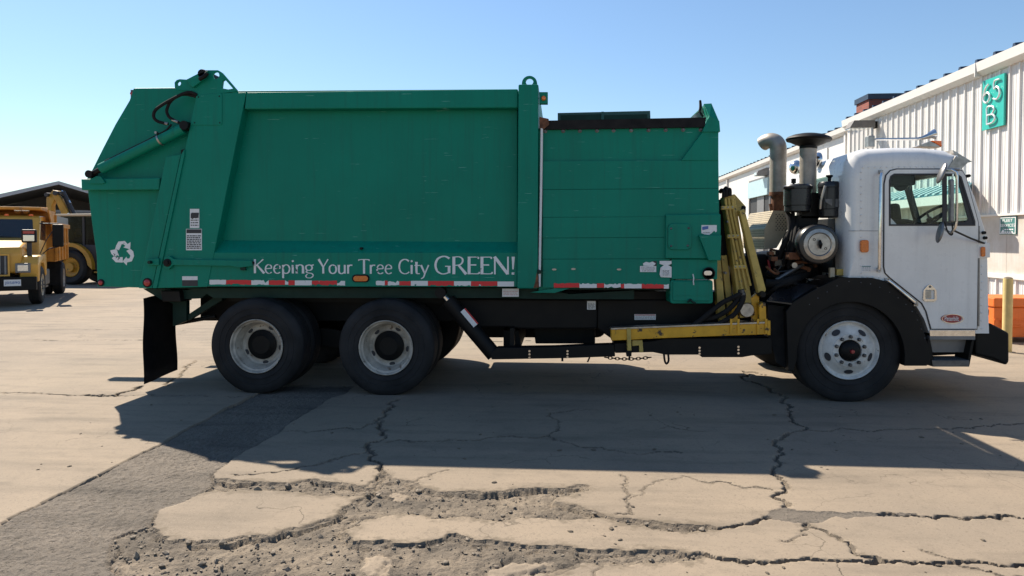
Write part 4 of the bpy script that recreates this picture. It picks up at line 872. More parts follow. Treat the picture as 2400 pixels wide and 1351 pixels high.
prism('gripper_post', [(1469, 770), (1479, 770), (1480, 822), (1471, 824)], -0.05, 0.02, 'yellow_pale', arm, bevel=0.004); prism('gripper_foot', [(1467, 822), (1481, 822), (1480, 836), (1469, 836)], -0.05, 0.02, 'black', arm)
tube('gripper_pin', [W(1475, 836, -0.02), W(1475, 845, -0.02)], 0.010, 'black', arm, n=6)
prism('gripper_block', [(1482, 798), (1506, 798), (1508, 826), (1498, 826), (1498, 810), (1482, 812)], -0.0, 0.10, 'yellow_pale', arm, bevel=0.004)
for pts in ([(1500, 812, .1), (1580, 790, .06), (1640, 752, .04), (1690, 712, .02), (1735, 690, -.02), (1741, 684, -.02)], [(1620, 790, .1), (1680, 762, .05), (1720, 738, .0), (1740, 706, -.03), (1742, 688, -.02)], [(1640, 750, .12), (1680, 742, .06), (1712, 722, .02), (1730, 700, .0), (1736, 680, .0)]):
    tube('hydraulic_hose', [W(*p) for p in pts], 0.026, 'rubber', arm, n=10, curve=6)
tube('hose_fitting', [W(1737, 680, -0.02), W(1742, 692, -0.02)], 0.030, 'steel_dark', arm)
# --- engine and stacks behind the cab
eng = prism('engine', [(1800, 600), (1850, 590), (1905, 610), (1990, 620), (1990, 720), (1800, 740), (1790, 690)], 0.75, 1.7, 'black', T, bevel=0.04)
prism('engine_block', [(1740, 600), (1800, 596), (1800, 740), (1760, 750)], 0.80, 1.6, 'black', eng, bevel=0.03)
prism('radiator_pack', [(1960, 470), (1990, 470), (1990, 650), (1950, 640)], 0.35, 1.2, 'black', eng)
def vtube(name, px, y0, y1, s, rpx, m, parent, n=28):
    a = W(px, y0, s); b = W(px, y1, s); b.x = a.x; return tube(name, [a, b], rpx / PX(s), m, parent, n)
ex = vtube('exhaust_pipe', 1824, 350, 452, 0.9, 18, 'exhaust', eng)
r_e = 18 / PX(0.9); a0 = W(1824, 352, 0.9)
pth = [a0, a0 + Vector((-0.006, 0.0, 0.05)), a0 + Vector((-0.03, 0.02, 0.095)), a0 + Vector((-0.07, 0.05, 0.115)), a0 + Vector((-0.11, 0.09, 0.11)), a0 + Vector((-0.14, 0.13, 0.09))]
tube('exhaust_elbow', pth, [r_e, r_e, r_e * 1.0, r_e * .98, r_e * .95, r_e * .93], 'exhaust', ex, n=28, curve=4)
vtube('rusty_exhaust', 1823, 450, 500, 0.9, 14.5, 'rust', ex); from_bm('exhaust_clamp', bm_lathe([(r_e * 1.06, -0.02), (r_e * 1.06, 0.02)], W(1823, 455, 0.9), (0, 0, 1), 28), 'rust', ex); tube('clamp_lug', [W(1806, 478, 0.85), W(1808, 494, 0.85)], 0.02, 'rust', ex)
it = vtube('intake_stack', 1894.5, 338, 455, 0.55, 18, 'exhaust', eng)
rc = 1 / PX(0.55)
lathe('intake_cap', [(0, 0.02 * 7), (20 * rc, 0.145), (34 * rc, 0.13), (46 * rc, 0.105), (49 * rc, 0.085), (47 * rc, 0.065), (42 * rc, 0.06), (30 * rc, 0.03), (19 * rc, 0.01), (19 * rc, -0.02), (0, -0.02)], W(1894.5, 345, 0.55), 'black', it, (0.04, 0, 1), 26)
def can(name, x0, x1, y0, y1, s, m, parent):
    c = W((x0 + x1) / 2, y1, s); h = W((x0 + x1) / 2, y0, s).z - c.z; r_ = (x1 - x0) / 2 / PX(s)
    return lathe(name, [(0, 0), (r_ * 0.8, 0), (r_ * 0.92, h * 0.04), (r_ * 0.92, h * 0.22), (r_ * 0.97, h * 0.24), (r_ * 0.97, h * 0.80), (r_ * 1.02, h * 0.82), (r_ * 1.02, h * 0.90), (r_ * 0.9, h * 0.96), (0, h)], c, m, parent, (0, 0, 1), 32)
k1 = can('filter_canister', 1838, 1900, 431, 498, 0.42, 'black_gloss', eng); lathe('filter_knob', [(0, 0.05), (0.025, 0.05), (0.025, 0), (0.012, 0), (0.012, -0.02)], W(1860, 430, 0.42), 'black', k1, (0, 0, 1), 12); tube('clamp_band_bolt', [W(1836, 441, 0.3), W(1903, 440, 0.3)], 0.012, 'black', k1, n=6)
k2 = can('filter_canister', 1919, 1969, 424, 511, 0.36, 'black_gloss', eng); lathe('filter_knob', [(0, 0.06), (0.036, 0.06), (0.036, 0.045), (0.018, 0.03), (0.018, -0.02)], W(1944, 424, 0.36), 'black', k2, (0, 0, 1), 14)
prism('canister_label', [(1934, 467), (1966, 467), (1967, 486), (1952, 484), (1935, 474)], 0.245, 0.255, 'steel_dark', k2); tube('breather_pipe', [W(1922, 490, 0.22), W(1924, 470, 0.2), W(1934, 436, 0.2)], 0.014, 'steel', k2, n=8)
prism('filter_bracket', [(1896, 452), (1920, 452), (1920, 512), (1878, 512), (1880, 492)], 0.45, 0.62, 'black', eng); prism('filter_bracket', [(1868, 505), (1920, 505), (1916, 535), (1870, 540)], 0.45, 0.7, 'black', eng, bevel=0.01)
ac = W(1920, 573, 0.10); rp = 1 / PX(0.10)
dr = lathe('air_cleaner', [(0, 0.004), (34 * rp, 0.004), (38 * rp, 0.0), (43 * rp, 0.008), (46 * rp, 0.03), (46 * rp, 0.12), (43.5 * rp, 0.125), (43.5 * rp, 0.42), (46 * rp, 0.43), (46 * rp, 0.55), (40 * rp, 0.60), (0, 0.60)], ac, 'black_gloss', eng, n=48)
lathe('cover_ring', [(25.5 * rp, -0.012), (27 * rp, -0.016), (35 * rp, -0.008), (36 * rp, 0.004), (25 * rp, 0.004)], ac, 'steel', dr, n=44); lathe('cover_disc', [(0, -0.010), (24.5 * rp, -0.010), (25.5 * rp, -0.004)], ac, 'steel', dr, n=40)
tube('wing_nut', [ac + Vector((0.004, -0.03, -0.045)), ac + Vector((0, -0.045, 0)), ac + Vector((-0.004, -0.03, 0.045))], [0.008, 0.020, 0.008], 'black', dr, n=8)
for dx, dz in ((-0.055, 0.05), (0.062, -0.045)): lathe('cover_stud', [(0.010, -0.011), (0.014, -0.013), (0.010, -0.015)], ac + Vector((dx, 0, dz)), 'black', dr, n=12)
# perforated heat shield
hs = bmesh.new()
fr = [W(x, y, 0.75) for x, y in ((1812, 494), (1846, 495), (1846, 538), (1820, 582), (1791, 585), (1792, 536))]
bk = [Vector((p.x, p.y + 0.95, p.z)) for p in fr]
A = [hs.verts.new(p) for p in fr]; B = [hs.verts.new(p) for p in bk]; hs.faces.new(A); hs.faces.new(B[::-1])
for i in range(6): hs.faces.new((A[i], B[i], B[(i + 1) % 6], A[(i + 1) % 6]))
sh = from_bm('heat_shield', hs, 'cream', eng)
bm = bmesh.new()
for r0 in range(9):
    for c0 in range(4): 
        p = W(1819 + c0 * 7.2 + (3.4 if r0 % 2 else 0), 503 + r0 * 4.6, 0.747)
        if p.x > fr[2].x - 0.02: continue
        bm_lathe([(0, -0.001), (0.0075, -0.001)], p, (0, 1, 0), 6, bm)
def on_face(a, b, c, d, u, v): return a.lerp(b, u).lerp(d.lerp(c, u), v)
for (a, b, c, d, nu, nv_) in ((fr[0], bk[0], bk[5], fr[5], 26, 8), (fr[5], bk[5], bk[4], fr[4], 26, 7)):
    nn = (b - a).cross(d - a).normalized(); 
    if nn.x > 0: nn = -nn
    for i in range(nu):
        for j in range(nv_):
            p = on_face(a, b, c, d, (i + 0.8) / (nu + 1), (j + 0.8) / (nv_ + 0.8)); bm_lathe([(0, 0.002), (0.0075, 0.002)], p, nn, 6, bm)
from_bm('perforation', bm, 'ink', sh, kind='stuff')
for pts, r_ in (([(1846, 500, .5), (1852, 540, .4), (1830, 590, .45), (1815, 640, .6)], .028), ([(1858, 500, .5), (1856, 560, .35), (1838, 610, .45), (1820, 660, .6)], .024), ([(1868, 510, .5), (1862, 560, .3), (1850, 620, .4), (1850, 680, .6)], .022),
                ([(1800, 640, .5), (1830, 650, .4), (1870, 640, .4), (1900, 625, .5)], .03), ([(1796, 665, .3), (1830, 664, .25), (1862, 655, .3), (1890, 640, .5)], .045), ([(1800, 690, .3), (1822, 672, .2), (1850, 662, .25), (1870, 668, .3)], .02)):
    tube('engine_hose', [W(*p) for p in pts], r_, 'rubber', eng, curve=5)
pbox('terminal_block', 1946, 628, 1957, 651, 0.15, 0.2, 'cream', eng, bevel=0.004); pbox('fuse_box', 1962, 631, 1979, 646, 0.15, 0.2, 'yellow_pale', eng, bevel=0.004)
tube('red_hose', [W(1800, 610, .6), W(1806, 636, .55), W(1812, 650, .55)], 0.012, 'ink_red', eng, n=6); lathe('oil_cap', [(0, -.02), (.03, -.02), (.03, .02)], W(1861, 622, 0.3), 'steel', eng, n=14)
# clutter round the engine: pipes, clamps, valves
rc_ = random.Random(5)
for k in range(26):
    x = rc_.uniform(1795, 1975); y = rc_.uniform(585, 690); s_ = rc_.uniform(0.30, 0.70); m_ = rc_.choice(['rubber', 'rubber', 'steel_dark', 'rust', 'black_gloss', 'black'])
    pts = [W(x + rc_.uniform(-45, 45) * j / 3, y + rc_.uniform(-30, 30) * j / 3, s_ + rc_.uniform(-0.06, 0.06)) for j in range(4)]; tube('engine_hose', pts, rc_.uniform(0.007, 0.024), m_, eng, n=8, curve=5)
for k in range(16):
    x = rc_.uniform(1795, 1975); y = rc_.uniform(590, 700); s_ = rc_.uniform(0.30, 0.62); c_ = W(x, y, s_); h_ = rc_.uniform(0.02, 0.06)
    box('engine_fitting', (c_.x - h_, c_.y - h_, c_.z - h_ * 0.7), (c_.x + h_, c_.y + h_ * 2, c_.z + h_ * 0.7), rc_.choice(['black', 'steel_dark', 'steel', 'rust', 'black_gloss']), eng, bevel=0.006)
for k in range(7):
    x = 1690 + k * 11; tube('hydraulic_hose', [W(x + rc_.uniform(-6, 6), 520 + k * 8, 0.33), W(x + 8, 580 + k * 6, 0.30), W(x + 14 + rc_.uniform(-6, 6), 650, 0.28), W(x + 10, 745, 0.26)], rc_.uniform(0.010, 0.018), 'rubber', arm, n=8, curve=5)
for x, y in ((1706, 520), (1722, 590), (1735, 660), (1700, 640), (1752, 560), (1768, 620)): lathe('arm_bolt', [(0, -0.02), (0.014, -0.02), (0.016, 0.0), (0.016, 0.05)], W(x, y, 0.09), 'steel_dark', arm, n=6)
# --- cab
S0 = 0.02; S1 = WID - 0.02
cab_o = [(1989, 654), (1987, 600), (1988, 420), (1992, 378), (2004, 357), (2035, 346), (2100, 342.5), (2170, 343), (2225, 349), (2250, 362), (2262, 395), (2290, 462), (2312, 532), (2319, 556), (2318, 782), (2178, 782), (2166, 748), (2138, 702), (2104, 674), (2060, 655)]
def inset_pts(pts, d):
    P = [Vector((x, y)) for x, y in pts]; n = len(P); out = []; area = sum(P[i].x * P[(i + 1) % n].y - P[(i + 1) % n].x * P[i].y for i in range(n)); sg = 1 if area > 0 else -1
    for i in range(n):
        a = (P[i] - P[i - 1]).normalized(); b = (P[(i + 1) % n] - P[i]).normalized(); na = Vector((-a.y, a.x)) * sg; nb_ = Vector((-b.y, b.x)) * sg; m_ = (na + nb_); m_ = m_ / max(m_.length_squared, 0.3) * 2
        out.append((P[i].x + m_.x * d, P[i].y + m_.y * d))
    return out
def raw_prism(pts, s0, s1, ref, bev=0, seg=4):
    q_ = [W(x, y, ref) for x, y in pts]
    for v in q_: v.y = YS + s0
    bm = bm_prism(q_, (0, s1 - s0, 0)); bmesh.ops.recalc_face_normals(bm, faces=bm.faces)
    if bev:
        es = [e for e in bm.edges if abs(e.verts[0].co.y - e.verts[1].co.y) < 1e-4 and (e.verts[0].co.z + e.verts[1].co.z) / 2 > 1.45]
        bmesh.ops.bevel(bm, geom=es, offset=bev, segments=seg, profile=0.5, affect='EDGES', clamp_overlap=True)
    me = bpy.data.meshes.new('c'); bm.to_mesh(me); bm.free(); o = bpy.data.objects.new('c', me); COL.objects.link(o); return o
win_o = [(2083, 424), (2086, 414), (2094, 409), (2240, 409), (2250, 416), (2282, 520), (2282, 528.5), (2083, 528.5)]
def cut(o, cutters):
    for c in cutters:
        md = o.modifiers.new('b', 'BOOLEAN'); md.object = c; md.operation = 'DIFFERENCE'; md.solver = 'EXACT'
    bpy.context.view_layer.update(); dg = bpy.context.evaluated_depsgraph_get(); me = bpy.data.meshes.new_from_object(o.evaluated_get(dg)); 
    for c in cutters + [o]: bpy.data.objects.remove(c)
    return me
def shell_obj():
    # rounded shoulders: the outline shrinks towards both sides by its own amount along roof, rear and front
    P = [Vector((v.x, v.z)) for v in [W(x, y, S0) for x, y in cab_o]]; n = len(P); area = sum(P[i].x * P[(i + 1) % n].y - P[(i + 1) % n].x * P[i].y for i in range(n)); sg = 1 if area > 0 else -1
    wts = []
    for x, y in cab_o: wts.append(0.0 if y > 640 else (0.16 if y < 400 and x < 2245 else (0.03 if x > 2200 else (0.09 if y < 640 else 0))))
    nr = []
    for i in range(n):
        a = (P[i] - P[i - 1]).normalized(); b = (P[(i + 1) % n] - P[i]).normalized(); m_ = Vector((-a.y, a.x)) * sg + Vector((-b.y, b.x)) * sg; nr.append(m_ / max(m_.length_squared, 0.5) * 2)
    bm = bmesh.new(); rings = []; K_ = 7
    lay = [(1 - math.sin(k / K_ * math.pi / 2), S0 + 0.16 * (1 - math.cos(k / K_ * math.pi / 2))) for k in range(K_ + 1)]
    lay = lay + [(f, S0 + S1 - s_) for f, s_ in reversed(lay)]
    for f, s_ in lay: rings.append([bm.verts.new((P[i].x + nr[i].x * wts[i] * f, YS + s_, P[i].y + nr[i].y * wts[i] * f)) for i in range(n)])
    for a, b in zip(rings, rings[1:]):
        for i in range(n): bm.faces.new((a[i], b[i], b[(i + 1) % n], a[(i + 1) % n]))
    bm.faces.new(rings[0]); bm.faces.new(rings[-1][::-1]); bmesh.ops.recalc_face_normals(bm, faces=bm.faces)
    me = bpy.data.meshes.new('c'); bm.to_mesh(me); bm.free(); o = bpy.data.objects.new('c', me); COL.objects.link(o); return o
shell = shell_obj()
cav = raw_prism(inset_pts(cab_o, 12), S0 + 0.05, S1 - 0.05, S0)
cav.data.transform(Matrix.Translation((0, 0, 0)))
wcut = raw_prism(win_o, S0 - 0.2, S1 + 0.2, S0)
wsh = bmesh.new(); a_ = W(2268, 405, S0); b_ = W(2308, 522, S0)
me_ = bpy.data.meshes.new('c'); wsh = bm_prism([a_ + Vector((-0.08, 0.14, 0)), a_ + Vector((0.3, 0.14, 0)), b_ + Vector((0.3, 0.14, 0)), b_ + Vector((-0.08, 0.14, 0))], (0, S1 - S0 - 0.28, 0)); bmesh.ops.recalc_face_normals(wsh, faces=wsh.faces); wsh.to_mesh(me_); wsh.free(); wso = bpy.data.objects.new('c', me_); COL.objects.link(wso)
rw0 = W(1988, 392, S0); me_ = bpy.data.meshes.new('c'); wsh = bm_box((rw0.x - 0.2, YS + 0.50, W(1988, 470, S0).z), (rw0.x + 0.12, YS + S1 - 0.5, W(1988, 402, S0).z)); bmesh.ops.recalc_face_normals(wsh, faces=wsh.faces); wsh.to_mesh(me_); wsh.free(); rwo = bpy.data.objects.new('c', me_); COL.objects.link(rwo)
me = cut(shell, [cav, wcut, wso, rwo]); bm = bmesh.new(); bm.from_mesh(me); bpy.data.meshes.remove(me)
cab = from_bm('cab', bm, 'white', T, auto=True); cab.modifiers.new('weighted', 'WEIGHTED_NORMAL').keep_sharp = True
for f_ in (W(2180, 800, 0),): pass
prism('cab_floor', [(2100, 690), (2310, 690), (2310, 700), (2100, 700)], S0 + 0.06, S1 - 0.06, 'interior', cab)
# door: gasket seam, skin, glass
door_o = [(2072, 432), (2076, 412), (2086, 401), (2100, 397.5), (2240, 397.5), (2254, 402), (2262, 415), (2291, 522), (2288, 771), (2181, 771), (2170, 730), (2160, 711), (2086, 652), (2074, 640), (2071, 625)]
plate('door_seal', inset_pts(door_o, -2.0), [win_o], S0 - 0.006, S0 + 0.01, 'ink', cab, ref=S0)
plate('door_seal', inset_pts(door_o, -2.0), [win_o], S1 - 0.01, S1 + 0.006, 'ink', cab, ref=S0)
door = plate('door', inset_pts(door_o, 0.6), [win_o], S0 - 0.016, S0 + 0.02, 'white', cab, ref=S0)
plate('door', inset_pts(door_o, 0.6), [win_o], S1 - 0.02, S1 + 0.016, 'white', cab, ref=S0)
plate('window_seal', inset_pts(win_o, -1.5), [inset_pts(win_o, 2.5)], S0 - 0.02, S0 + 0.005, 'ink', door, ref=S0)
prism('window_glass', inset_pts(win_o, 1), S0 + 0.006, S0 + 0.010, 'glass', door)
plate('window_seal', inset_pts(win_o, -1.5), [inset_pts(win_o, 4)], S1 - 0.005, S1 + 0.02, 'ink', cab, ref=S0)
prism('window_glass', inset_pts(win_o, 1), S1 - 0.010, S1 - 0.006, 'glass_teal', cab, ref=S0)
plate('quarter_frame', [(2212, 409), (2246, 409), (2283, 529), (2212, 529)], [[(2218, 414), (2238, 414), (2243, 420), (2268, 514), (2262, 521), (2218, 524)]], S0 - 0.012, S0 + 0.004, 'ink', door, ref=S0)
pbox('vent_post', 2209, 409, 2217, 529, S0 - 0.022, S0 - 0.013, 'ink', door)
from_bm('windscreen', bm_prism([a_ + Vector((-0.035, 0.12, 0)), b_ + Vector((-0.035, 0.12, 0)), b_ + Vector((-0.029, 0.12, 0)), a_ + Vector((-0.029, 0.12, 0))], (0, S1 - S0 - 0.24, 0)), 'glass_teal', cab)
box('rear_window', (rw0.x + 0.015, YS + 0.5, W(1988, 470, S0).z), (rw0.x + 0.019, YS + S1 - 0.5, W(1988, 402, S0).z), 'glass_teal', cab)
from_bm('windscreen_post', bm_prism([W(2134, 405, S0), W(2144, 405, S0), W(2168, 505, S0), W(2156, 505, S0)], (0, 0.06, 0)) if False else bm_prism([Vector((a_.x - 0.06, YS + WID / 2 - 0.03, a_.z + 0.03)), Vector((a_.x, YS + WID / 2 - 0.03, a_.z + 0.03)), Vector((b_.x - 0.02, YS + WID / 2 - 0.03, b_.z)), Vector((b_.x - 0.08, YS + WID / 2 - 0.03, b_.z))], (0, 0.06, 0)), 'ink', cab)
prism('dashboard', [(2215, 520), (2290, 516), (2308, 545), (2308, 600), (2240, 600), (2225, 540)], S0 + 0.12, S1 - 0.12, 'interior', cab, bevel=0.02)
seat = prism('seat', [(2096, 560), (2190, 556), (2196, 590), (2096, 600)], 1.35, 1.95, 'interior', cab, bevel=0.03); prism('seat_back', [(2085, 478), (2112, 476), (2122, 560), (2088, 566)], 1.40, 1.90, 'interior', seat, bevel=0.04, )
prism('seat', [(2082, 575), (2190, 571), (2196, 600), (2082, 606)], 0.30, 0.85, 'interior', cab, bevel=0.03)
prism('engine_cover', [(2060, 512), (2130, 514), (2200, 530), (2230, 560), (2230, 600), (2060, 600)], 1.0, 1.34, 'interior', cab, bevel=0.03)
sw = W(2176, 512, 0.5); ax = Vector((0.80, 0, -0.95)).normalized(); u_ = Vector((0, 1, 0)); v_ = ax.cross(u_)
st_ = tube('steering_wheel', [sw + (u_ * math.cos(2 * math.pi * k / 28) + v_ * math.sin(2 * math.pi * k / 28)) * 0.215 for k in range(29)], 0.016, 'ink', cab, n=8)
for k in range(3): t = 2.1 * k + 0.5; tube('wheel_spoke', [sw + ax * 0.03, sw + (u_ * math.cos(t) + v_ * math.sin(t)) * 0.21], 0.012, 'ink', st_, n=6)
tube('steering_column', [sw, sw + ax * 0.5], 0.03, 'ink', st_)
fn = W(2112, 432, 1.0); lathe('cab_fan', [(0, -0.03), (0.075, -0.03), (0.085, 0.0), (0.075, 0.04), (0, 0.04)], fn, 'ink', cab, (0.3, 1, -0.2), 16); box('cab_radio', (fn.x - 0.16, YS + 0.9, fn.z - 0.02), (fn.x + 0.12, YS + 1.2, fn.z + 0.12), 'ink', cab, bevel=0.02)
tube('hanging_wire', [W(2126, 428, 0.9), W(2136, 434, 0.9), W(2138, 470, 0.9), W(2146, 495, 0.9)], 0.006, 'ink', cab, n=6, curve=4)
prism('seat_belt_panel', [(2083, 506), (2104, 529), (2083, 529)], 0.09, 0.10, 'white', cab)
# rivet rows and seam
rv = lerp_pts((2022, 393), (2190, 391), 13) + lerp_pts((2018, 404), (2018, 640), 15) + lerp_pts((2301, 625), (2300, 770), 9) + lerp_pts((2020, 648), (2060, 651), 4)
rivets('rivets', rv, S0, 0.010, 'white', cab); pbox('body_seam', 1989, 541, 2071, 542.2, S0 - 0.0015, S0 + 0.002, 'grey_metal', cab)
tube('door_hinge', [W(2294, 530, S0 - 0.004), W(2293, 765, S0 - 0.004)], 0.011, 'mirror_back', cab, n=8)
gh = tube('grab_handle', [W(2065, 402, S0), W(2066, 408, -0.06), W(2064, 416, -0.065), W(2061, 622, -0.065), W(2060, 630, -0.06), W(2060, 636, S0)], 0.016, 'chrome', cab, n=12)
pbox('handle_foot', 2060, 399, 2070, 408, S0 - 0.012, S0, 'steel', gh); pbox('handle_foot', 2056, 628, 2066, 637, S0 - 0.012, S0, 'steel', gh)
g2 = tube('grab_handle', [W(2077, 656, S0), W(2084, 660, -0.05), W(2092, 666, -0.05), W(2142, 708, -0.05), W(2146, 712, S0)], 0.017, 'chrome', cab, n=12)
pbox('handle_foot', 2074, 652, 2084, 661, S0 - 0.012, S0, 'steel', g2); pbox('handle_foot', 2142, 706, 2152, 718, S0 - 0.012, S0, 'steel', g2)
prism('side_marker', rrect(2018, 563, 2037, 592, 5), S0 - 0.035, S0, 'amber_lens', cab, bevel=0.008)
mp_ = prism('corner_panel', [(2291, 569), (2321, 570), (2321, 604), (2291, 606)], S0 - 0.02, S0 + 0.3, 'white', cab, bevel=0.006); prism('front_marker', rrect(2301, 579, 2310, 602, 3), S0 - 0.045, S0 - 0.02, 'amber_lens', mp_, bevel=0.004)
for x, y in ((2304, 546), (2307, 558), (2268, 413)): lathe('mirror_mount', [(0, -0.03), (0.016, -0.03), (0.018, 0.01)], W(x, y, S0), 'black', cab, n=10)
decal('cab_sticker', 2019, 623, 2042, 637, S0 - 0.001, cab, 3, head='sign_green')
dh = plate('door_handle', [(2176, 667), (2181, 669), (2191, 680), (2192, 702), (2188, 706), (2164, 706), (2160, 702), (2161, 680), (2171, 669)], [rrect(2165, 679, 2187, 701, 3)], S0 - 0.03, S0 - 0.016, 'chrome', door, ref=S0)
prism('handle_paddle', rrect(2165.5, 681, 2183, 700, 2), S0 - 0.022, S0 - 0.016, 'steel', dh, bevel=0.003); lathe('door_lock', [(0, -0.036), (0.012, -0.036), (0.014, -0.028)], W(2176, 672, S0), 'steel_dark', dh, n=12)
em = prism('emblem', circ(2230, 747, 24.5, 32, 10), S0 - 0.022, S0 - 0.0165, 'emblem', door); 
plate('emblem_rim', circ(2230, 747, 25.5, 32, 11), [circ(2230, 747, 24.2, 32, 9.7)], S0 - 0.024, S0 - 0.017, 'chrome', em, ref=S0); ptext('emblem_lettering', 'Peterbilt', 2214, 741.5, 2247, 752.5, S0 - 0.0235, 'decal', em, bold=0.01)
kp = prism('kick_plate', [(2179, 774), (2286, 774), (2286, 789), (2180, 789)], S0 - 0.012, S0 + 0.04, 'chrome', cab, bevel=0.003); pbox('kick_sill', 2179, 789, 2286, 797, S0 - 0.02, S0 + 0.2, 'grey_metal', cab, bevel=0.003)
stp = prism('step_side', [(2174, 797), (2180, 797), (2190, 860), (2180, 858), (2170, 850)], S0 - 0.02, S0 + 0.22, 'black', cab); prism('step_side', [(2278, 797), (2284, 797), (2272, 858), (2266, 858)], S0 - 0.02, S0 + 0.22, 'black', cab)
prism('step_back', [(2180, 797), (2278, 797), (2266, 826), (2186, 826)], 0.10, 0.13, 'grey_metal', cab); tr = prism('step_tread', [(2184, 845), (2272, 845), (2272, 860), (2186, 860)], S0 - 0.03, S0 + 0.24, 'steel_dark', cab, bevel=0.003)
bm = bmesh.new()
for i in range(18):
    for j in range(6): c_ = W(2188 + i * 4.7, 845, 0); bm_lathe([(0.009, -0.002), (0.006, 0.006)], (c_.x, YS + S0 - 0.01 + j * 0.042, c_.z), (0, 0, 1), 6, bm)
from_bm('tread_teeth', bm, 'steel_dark', tr, kind='stuff')
bmp = prism('bumper', [(2286, 782), (2321, 757), (2366, 781), (2366, 848), (2360, 857), (2327, 841), (2286, 832)], 0.10, WID - 0.10, 'black', T, bevel=0.02)
# visor, horn, beacon, rear lamps
vz = wedge('sun_visor', [(2241, 350, 0.08, S0), (2287, 378, 0.08, S0), (2268, 382, 0.08, S0), (2243, 358, 0.08, S0)], [(2241, 350, S1 - 0.06, S0), (2287, 378, S1 - 0.06, S0), (2268, 382, S1 - 0.06, S0), (2243, 358, S1 - 0.06, S0)], 'steel', cab)
prism('visor_bracket', [(2223, 394), (2240, 366), (2270, 380), (2252, 398)], S0 - 0.012, S0, 'steel', vz)
hn = tube('air_horn', [W(2051, 327, 0.5), W(2150, 326, 0.5), W(2162, 324, 0.5), W(2174, 320, 0.5), W(2184, 316, 0.5), W(2190, 315, 0.5)], [0.012, 0.016, 0.020, 0.028, 0.042, 0.056], 'chrome', cab, n=20)
pbox('horn_mount', 2036, 318, 2051, 345, 0.46, 0.56, 'steel', hn, bevel=0.008); tube('horn_strut', [W(2157, 326, 0.5), W(2157, 343, 0.5)], 0.012, 'steel', hn); tube('horn_foot', [W(2044, 300, 0.5), W(2044, 320, 0.5)], 0.010, 'steel', hn)
bc = prism('beacon_base', [(2148, 344), (2181, 331), (2196, 338), (2208, 345)], 0.7, 0.85, 'steel', cab, bevel=0.004); prism('beacon_lens', [(2184, 330), (2207, 330.5), (2208, 344), (2197, 338)], 0.69, 0.86, 'orange_lens', bc, bevel=0.004)
for x, y, s in ((1868, 393, 1.5), (1919, 376, 0.9)):
    p = W(x, y, s); l_ = lathe('rear_work_lamp', [(0, 0.09), (0.04, 0.085), (0.075, 0.06), (0.09, 0.02), (0.09, 0), (0, 0.0)], p, 'chrome', cab, (-0.9, -0.1, 0.05), 20); tube('lamp_stem', [p + Vector((-0.01, 0, -0.05)), p + Vector((0.10, 0, -0.09)), p + Vector((0.22, 0, -0.10))], 0.014, 'rust', l_, n=8)
# mirrors
def oval(name, a, b, thick, s, parent):
    A_ = W(*a, s); B_ = W(*b, s); c_ = (A_ + B_) / 2; axz = (B_ - A_); L_ = axz.length / 2; up = axz.normalized(); nrm = Vector((up.z, 0, -up.x)); nrm = nrm if nrm.x < 0 else -nrm
    bm = bmesh.new(); M4 = Matrix.Translation(c_) @ Matrix(((nrm.x, 0, up.x, 0), (nrm.y, 1, up.y, 0), (nrm.z, 0, up.z, 0), (0, 0, 0, 1))) @ Matrix.Diagonal((thick, L_ * 0.5, L_, 1))
    bmesh.ops.create_uvsphere(bm, u_segments=24, v_segments=14, radius=1.0, matrix=M4); return from_bm(name, bm, 'mirror_back', parent, smooth=True)
mb = tube('mirror_bracket', [W(2214, 400, -0.05), W(2232, 399, -0.26), W(2241, 404, -0.27), W(2243, 412, -0.27), W(2242, 522, -0.27), W(2238, 536, -0.26), W(2228, 547, -0.22), W(2214, 538, -0.04)], 0.013, 'chrome', cab, n=10)
tube('mirror_bar', [W(2216, 396, -0.05), W(2250, 398, -0.12)], 0.016, 'steel', mb)
prism('mirror_head', rrect(2228, 420, 2238, 521, 4), -0.30, -0.245, 'mirror_back', mb, bevel=0.015); oval('convex_mirror', (2217, 382), (2197, 431), 0.022, -0.2, mb); oval('convex_mirror', (2209, 521), (2197, 570), 0.022, -0.2, mb)
tube('mirror_rod', [W(2236, 541, -0.24), W(2275, 559, -0.10), W(2310, 572, S0)], 0.010, 'black', mb, n=8); tube('mirror_cable', [W(2214, 520, -0.2), W(2222, 545, -0.22), W(2232, 550, -0.22), W(2232, 525, -0.24)], 0.007, 'black', mb, n=6, curve=5); tube('mirror_stem', [W(2233, 408, -.27), W(2233, 421, -.27)], 0.009, 'chrome', mb, n=8)
# fender
Rw = W(1992, 829, 0.0)
fo = [(1848, 870), (1843, 730), (1860, 708), (1915, 676), (1967, 651.5), (2046, 652), (2074, 659), (2106, 677), (2134, 706), (2156, 748), (2172, 800), (2181, 850), (2172, 858)]
arc = [(1992 + 128 * math.cos(R(a)), 832 + 128 * math.sin(R(a))) for a in range(-350, -189, 8)]
arch = fo + [(2120, 858)] + [(1994 + 127 * math.cos(R(a)), 836 + 128 * math.sin(R(a))) for a in range(8, -188, -8)] + [(1860, 870)]
prism('fender', arch, -0.035, 0.06, 'black', T, bevel=0.004)
fan = bmesh.new(); top_ = fo[1:-1]
A = []; B = []
for x, y in top_:
    v = W(x, y, -0.035); A.append(fan.verts.new((v.x, YS - 0.03, v.z))); B.append(fan.verts.new((v.x, YS + 0.55, v.z)))
for i in range(len(A) - 1): fan.faces.new((A[i], A[i + 1], B[i + 1], B[i]))
bmesh.ops.solidify(fan, geom=fan.faces[:], thickness=-0.02); fd = from_bm('fender_top', fan, 'black', T, auto=True)
f2 = [Vector((v.x, 0, v.z)) for v in [W(x, y, -0.035) for x, y in top_]]; fan = bmesh.new(); A = [fan.verts.new((v.x, YS + WID - 0.55, v.z)) for v in f2]; B = [fan.verts.new((v.x, YS + WID, v.z)) for v in f2]
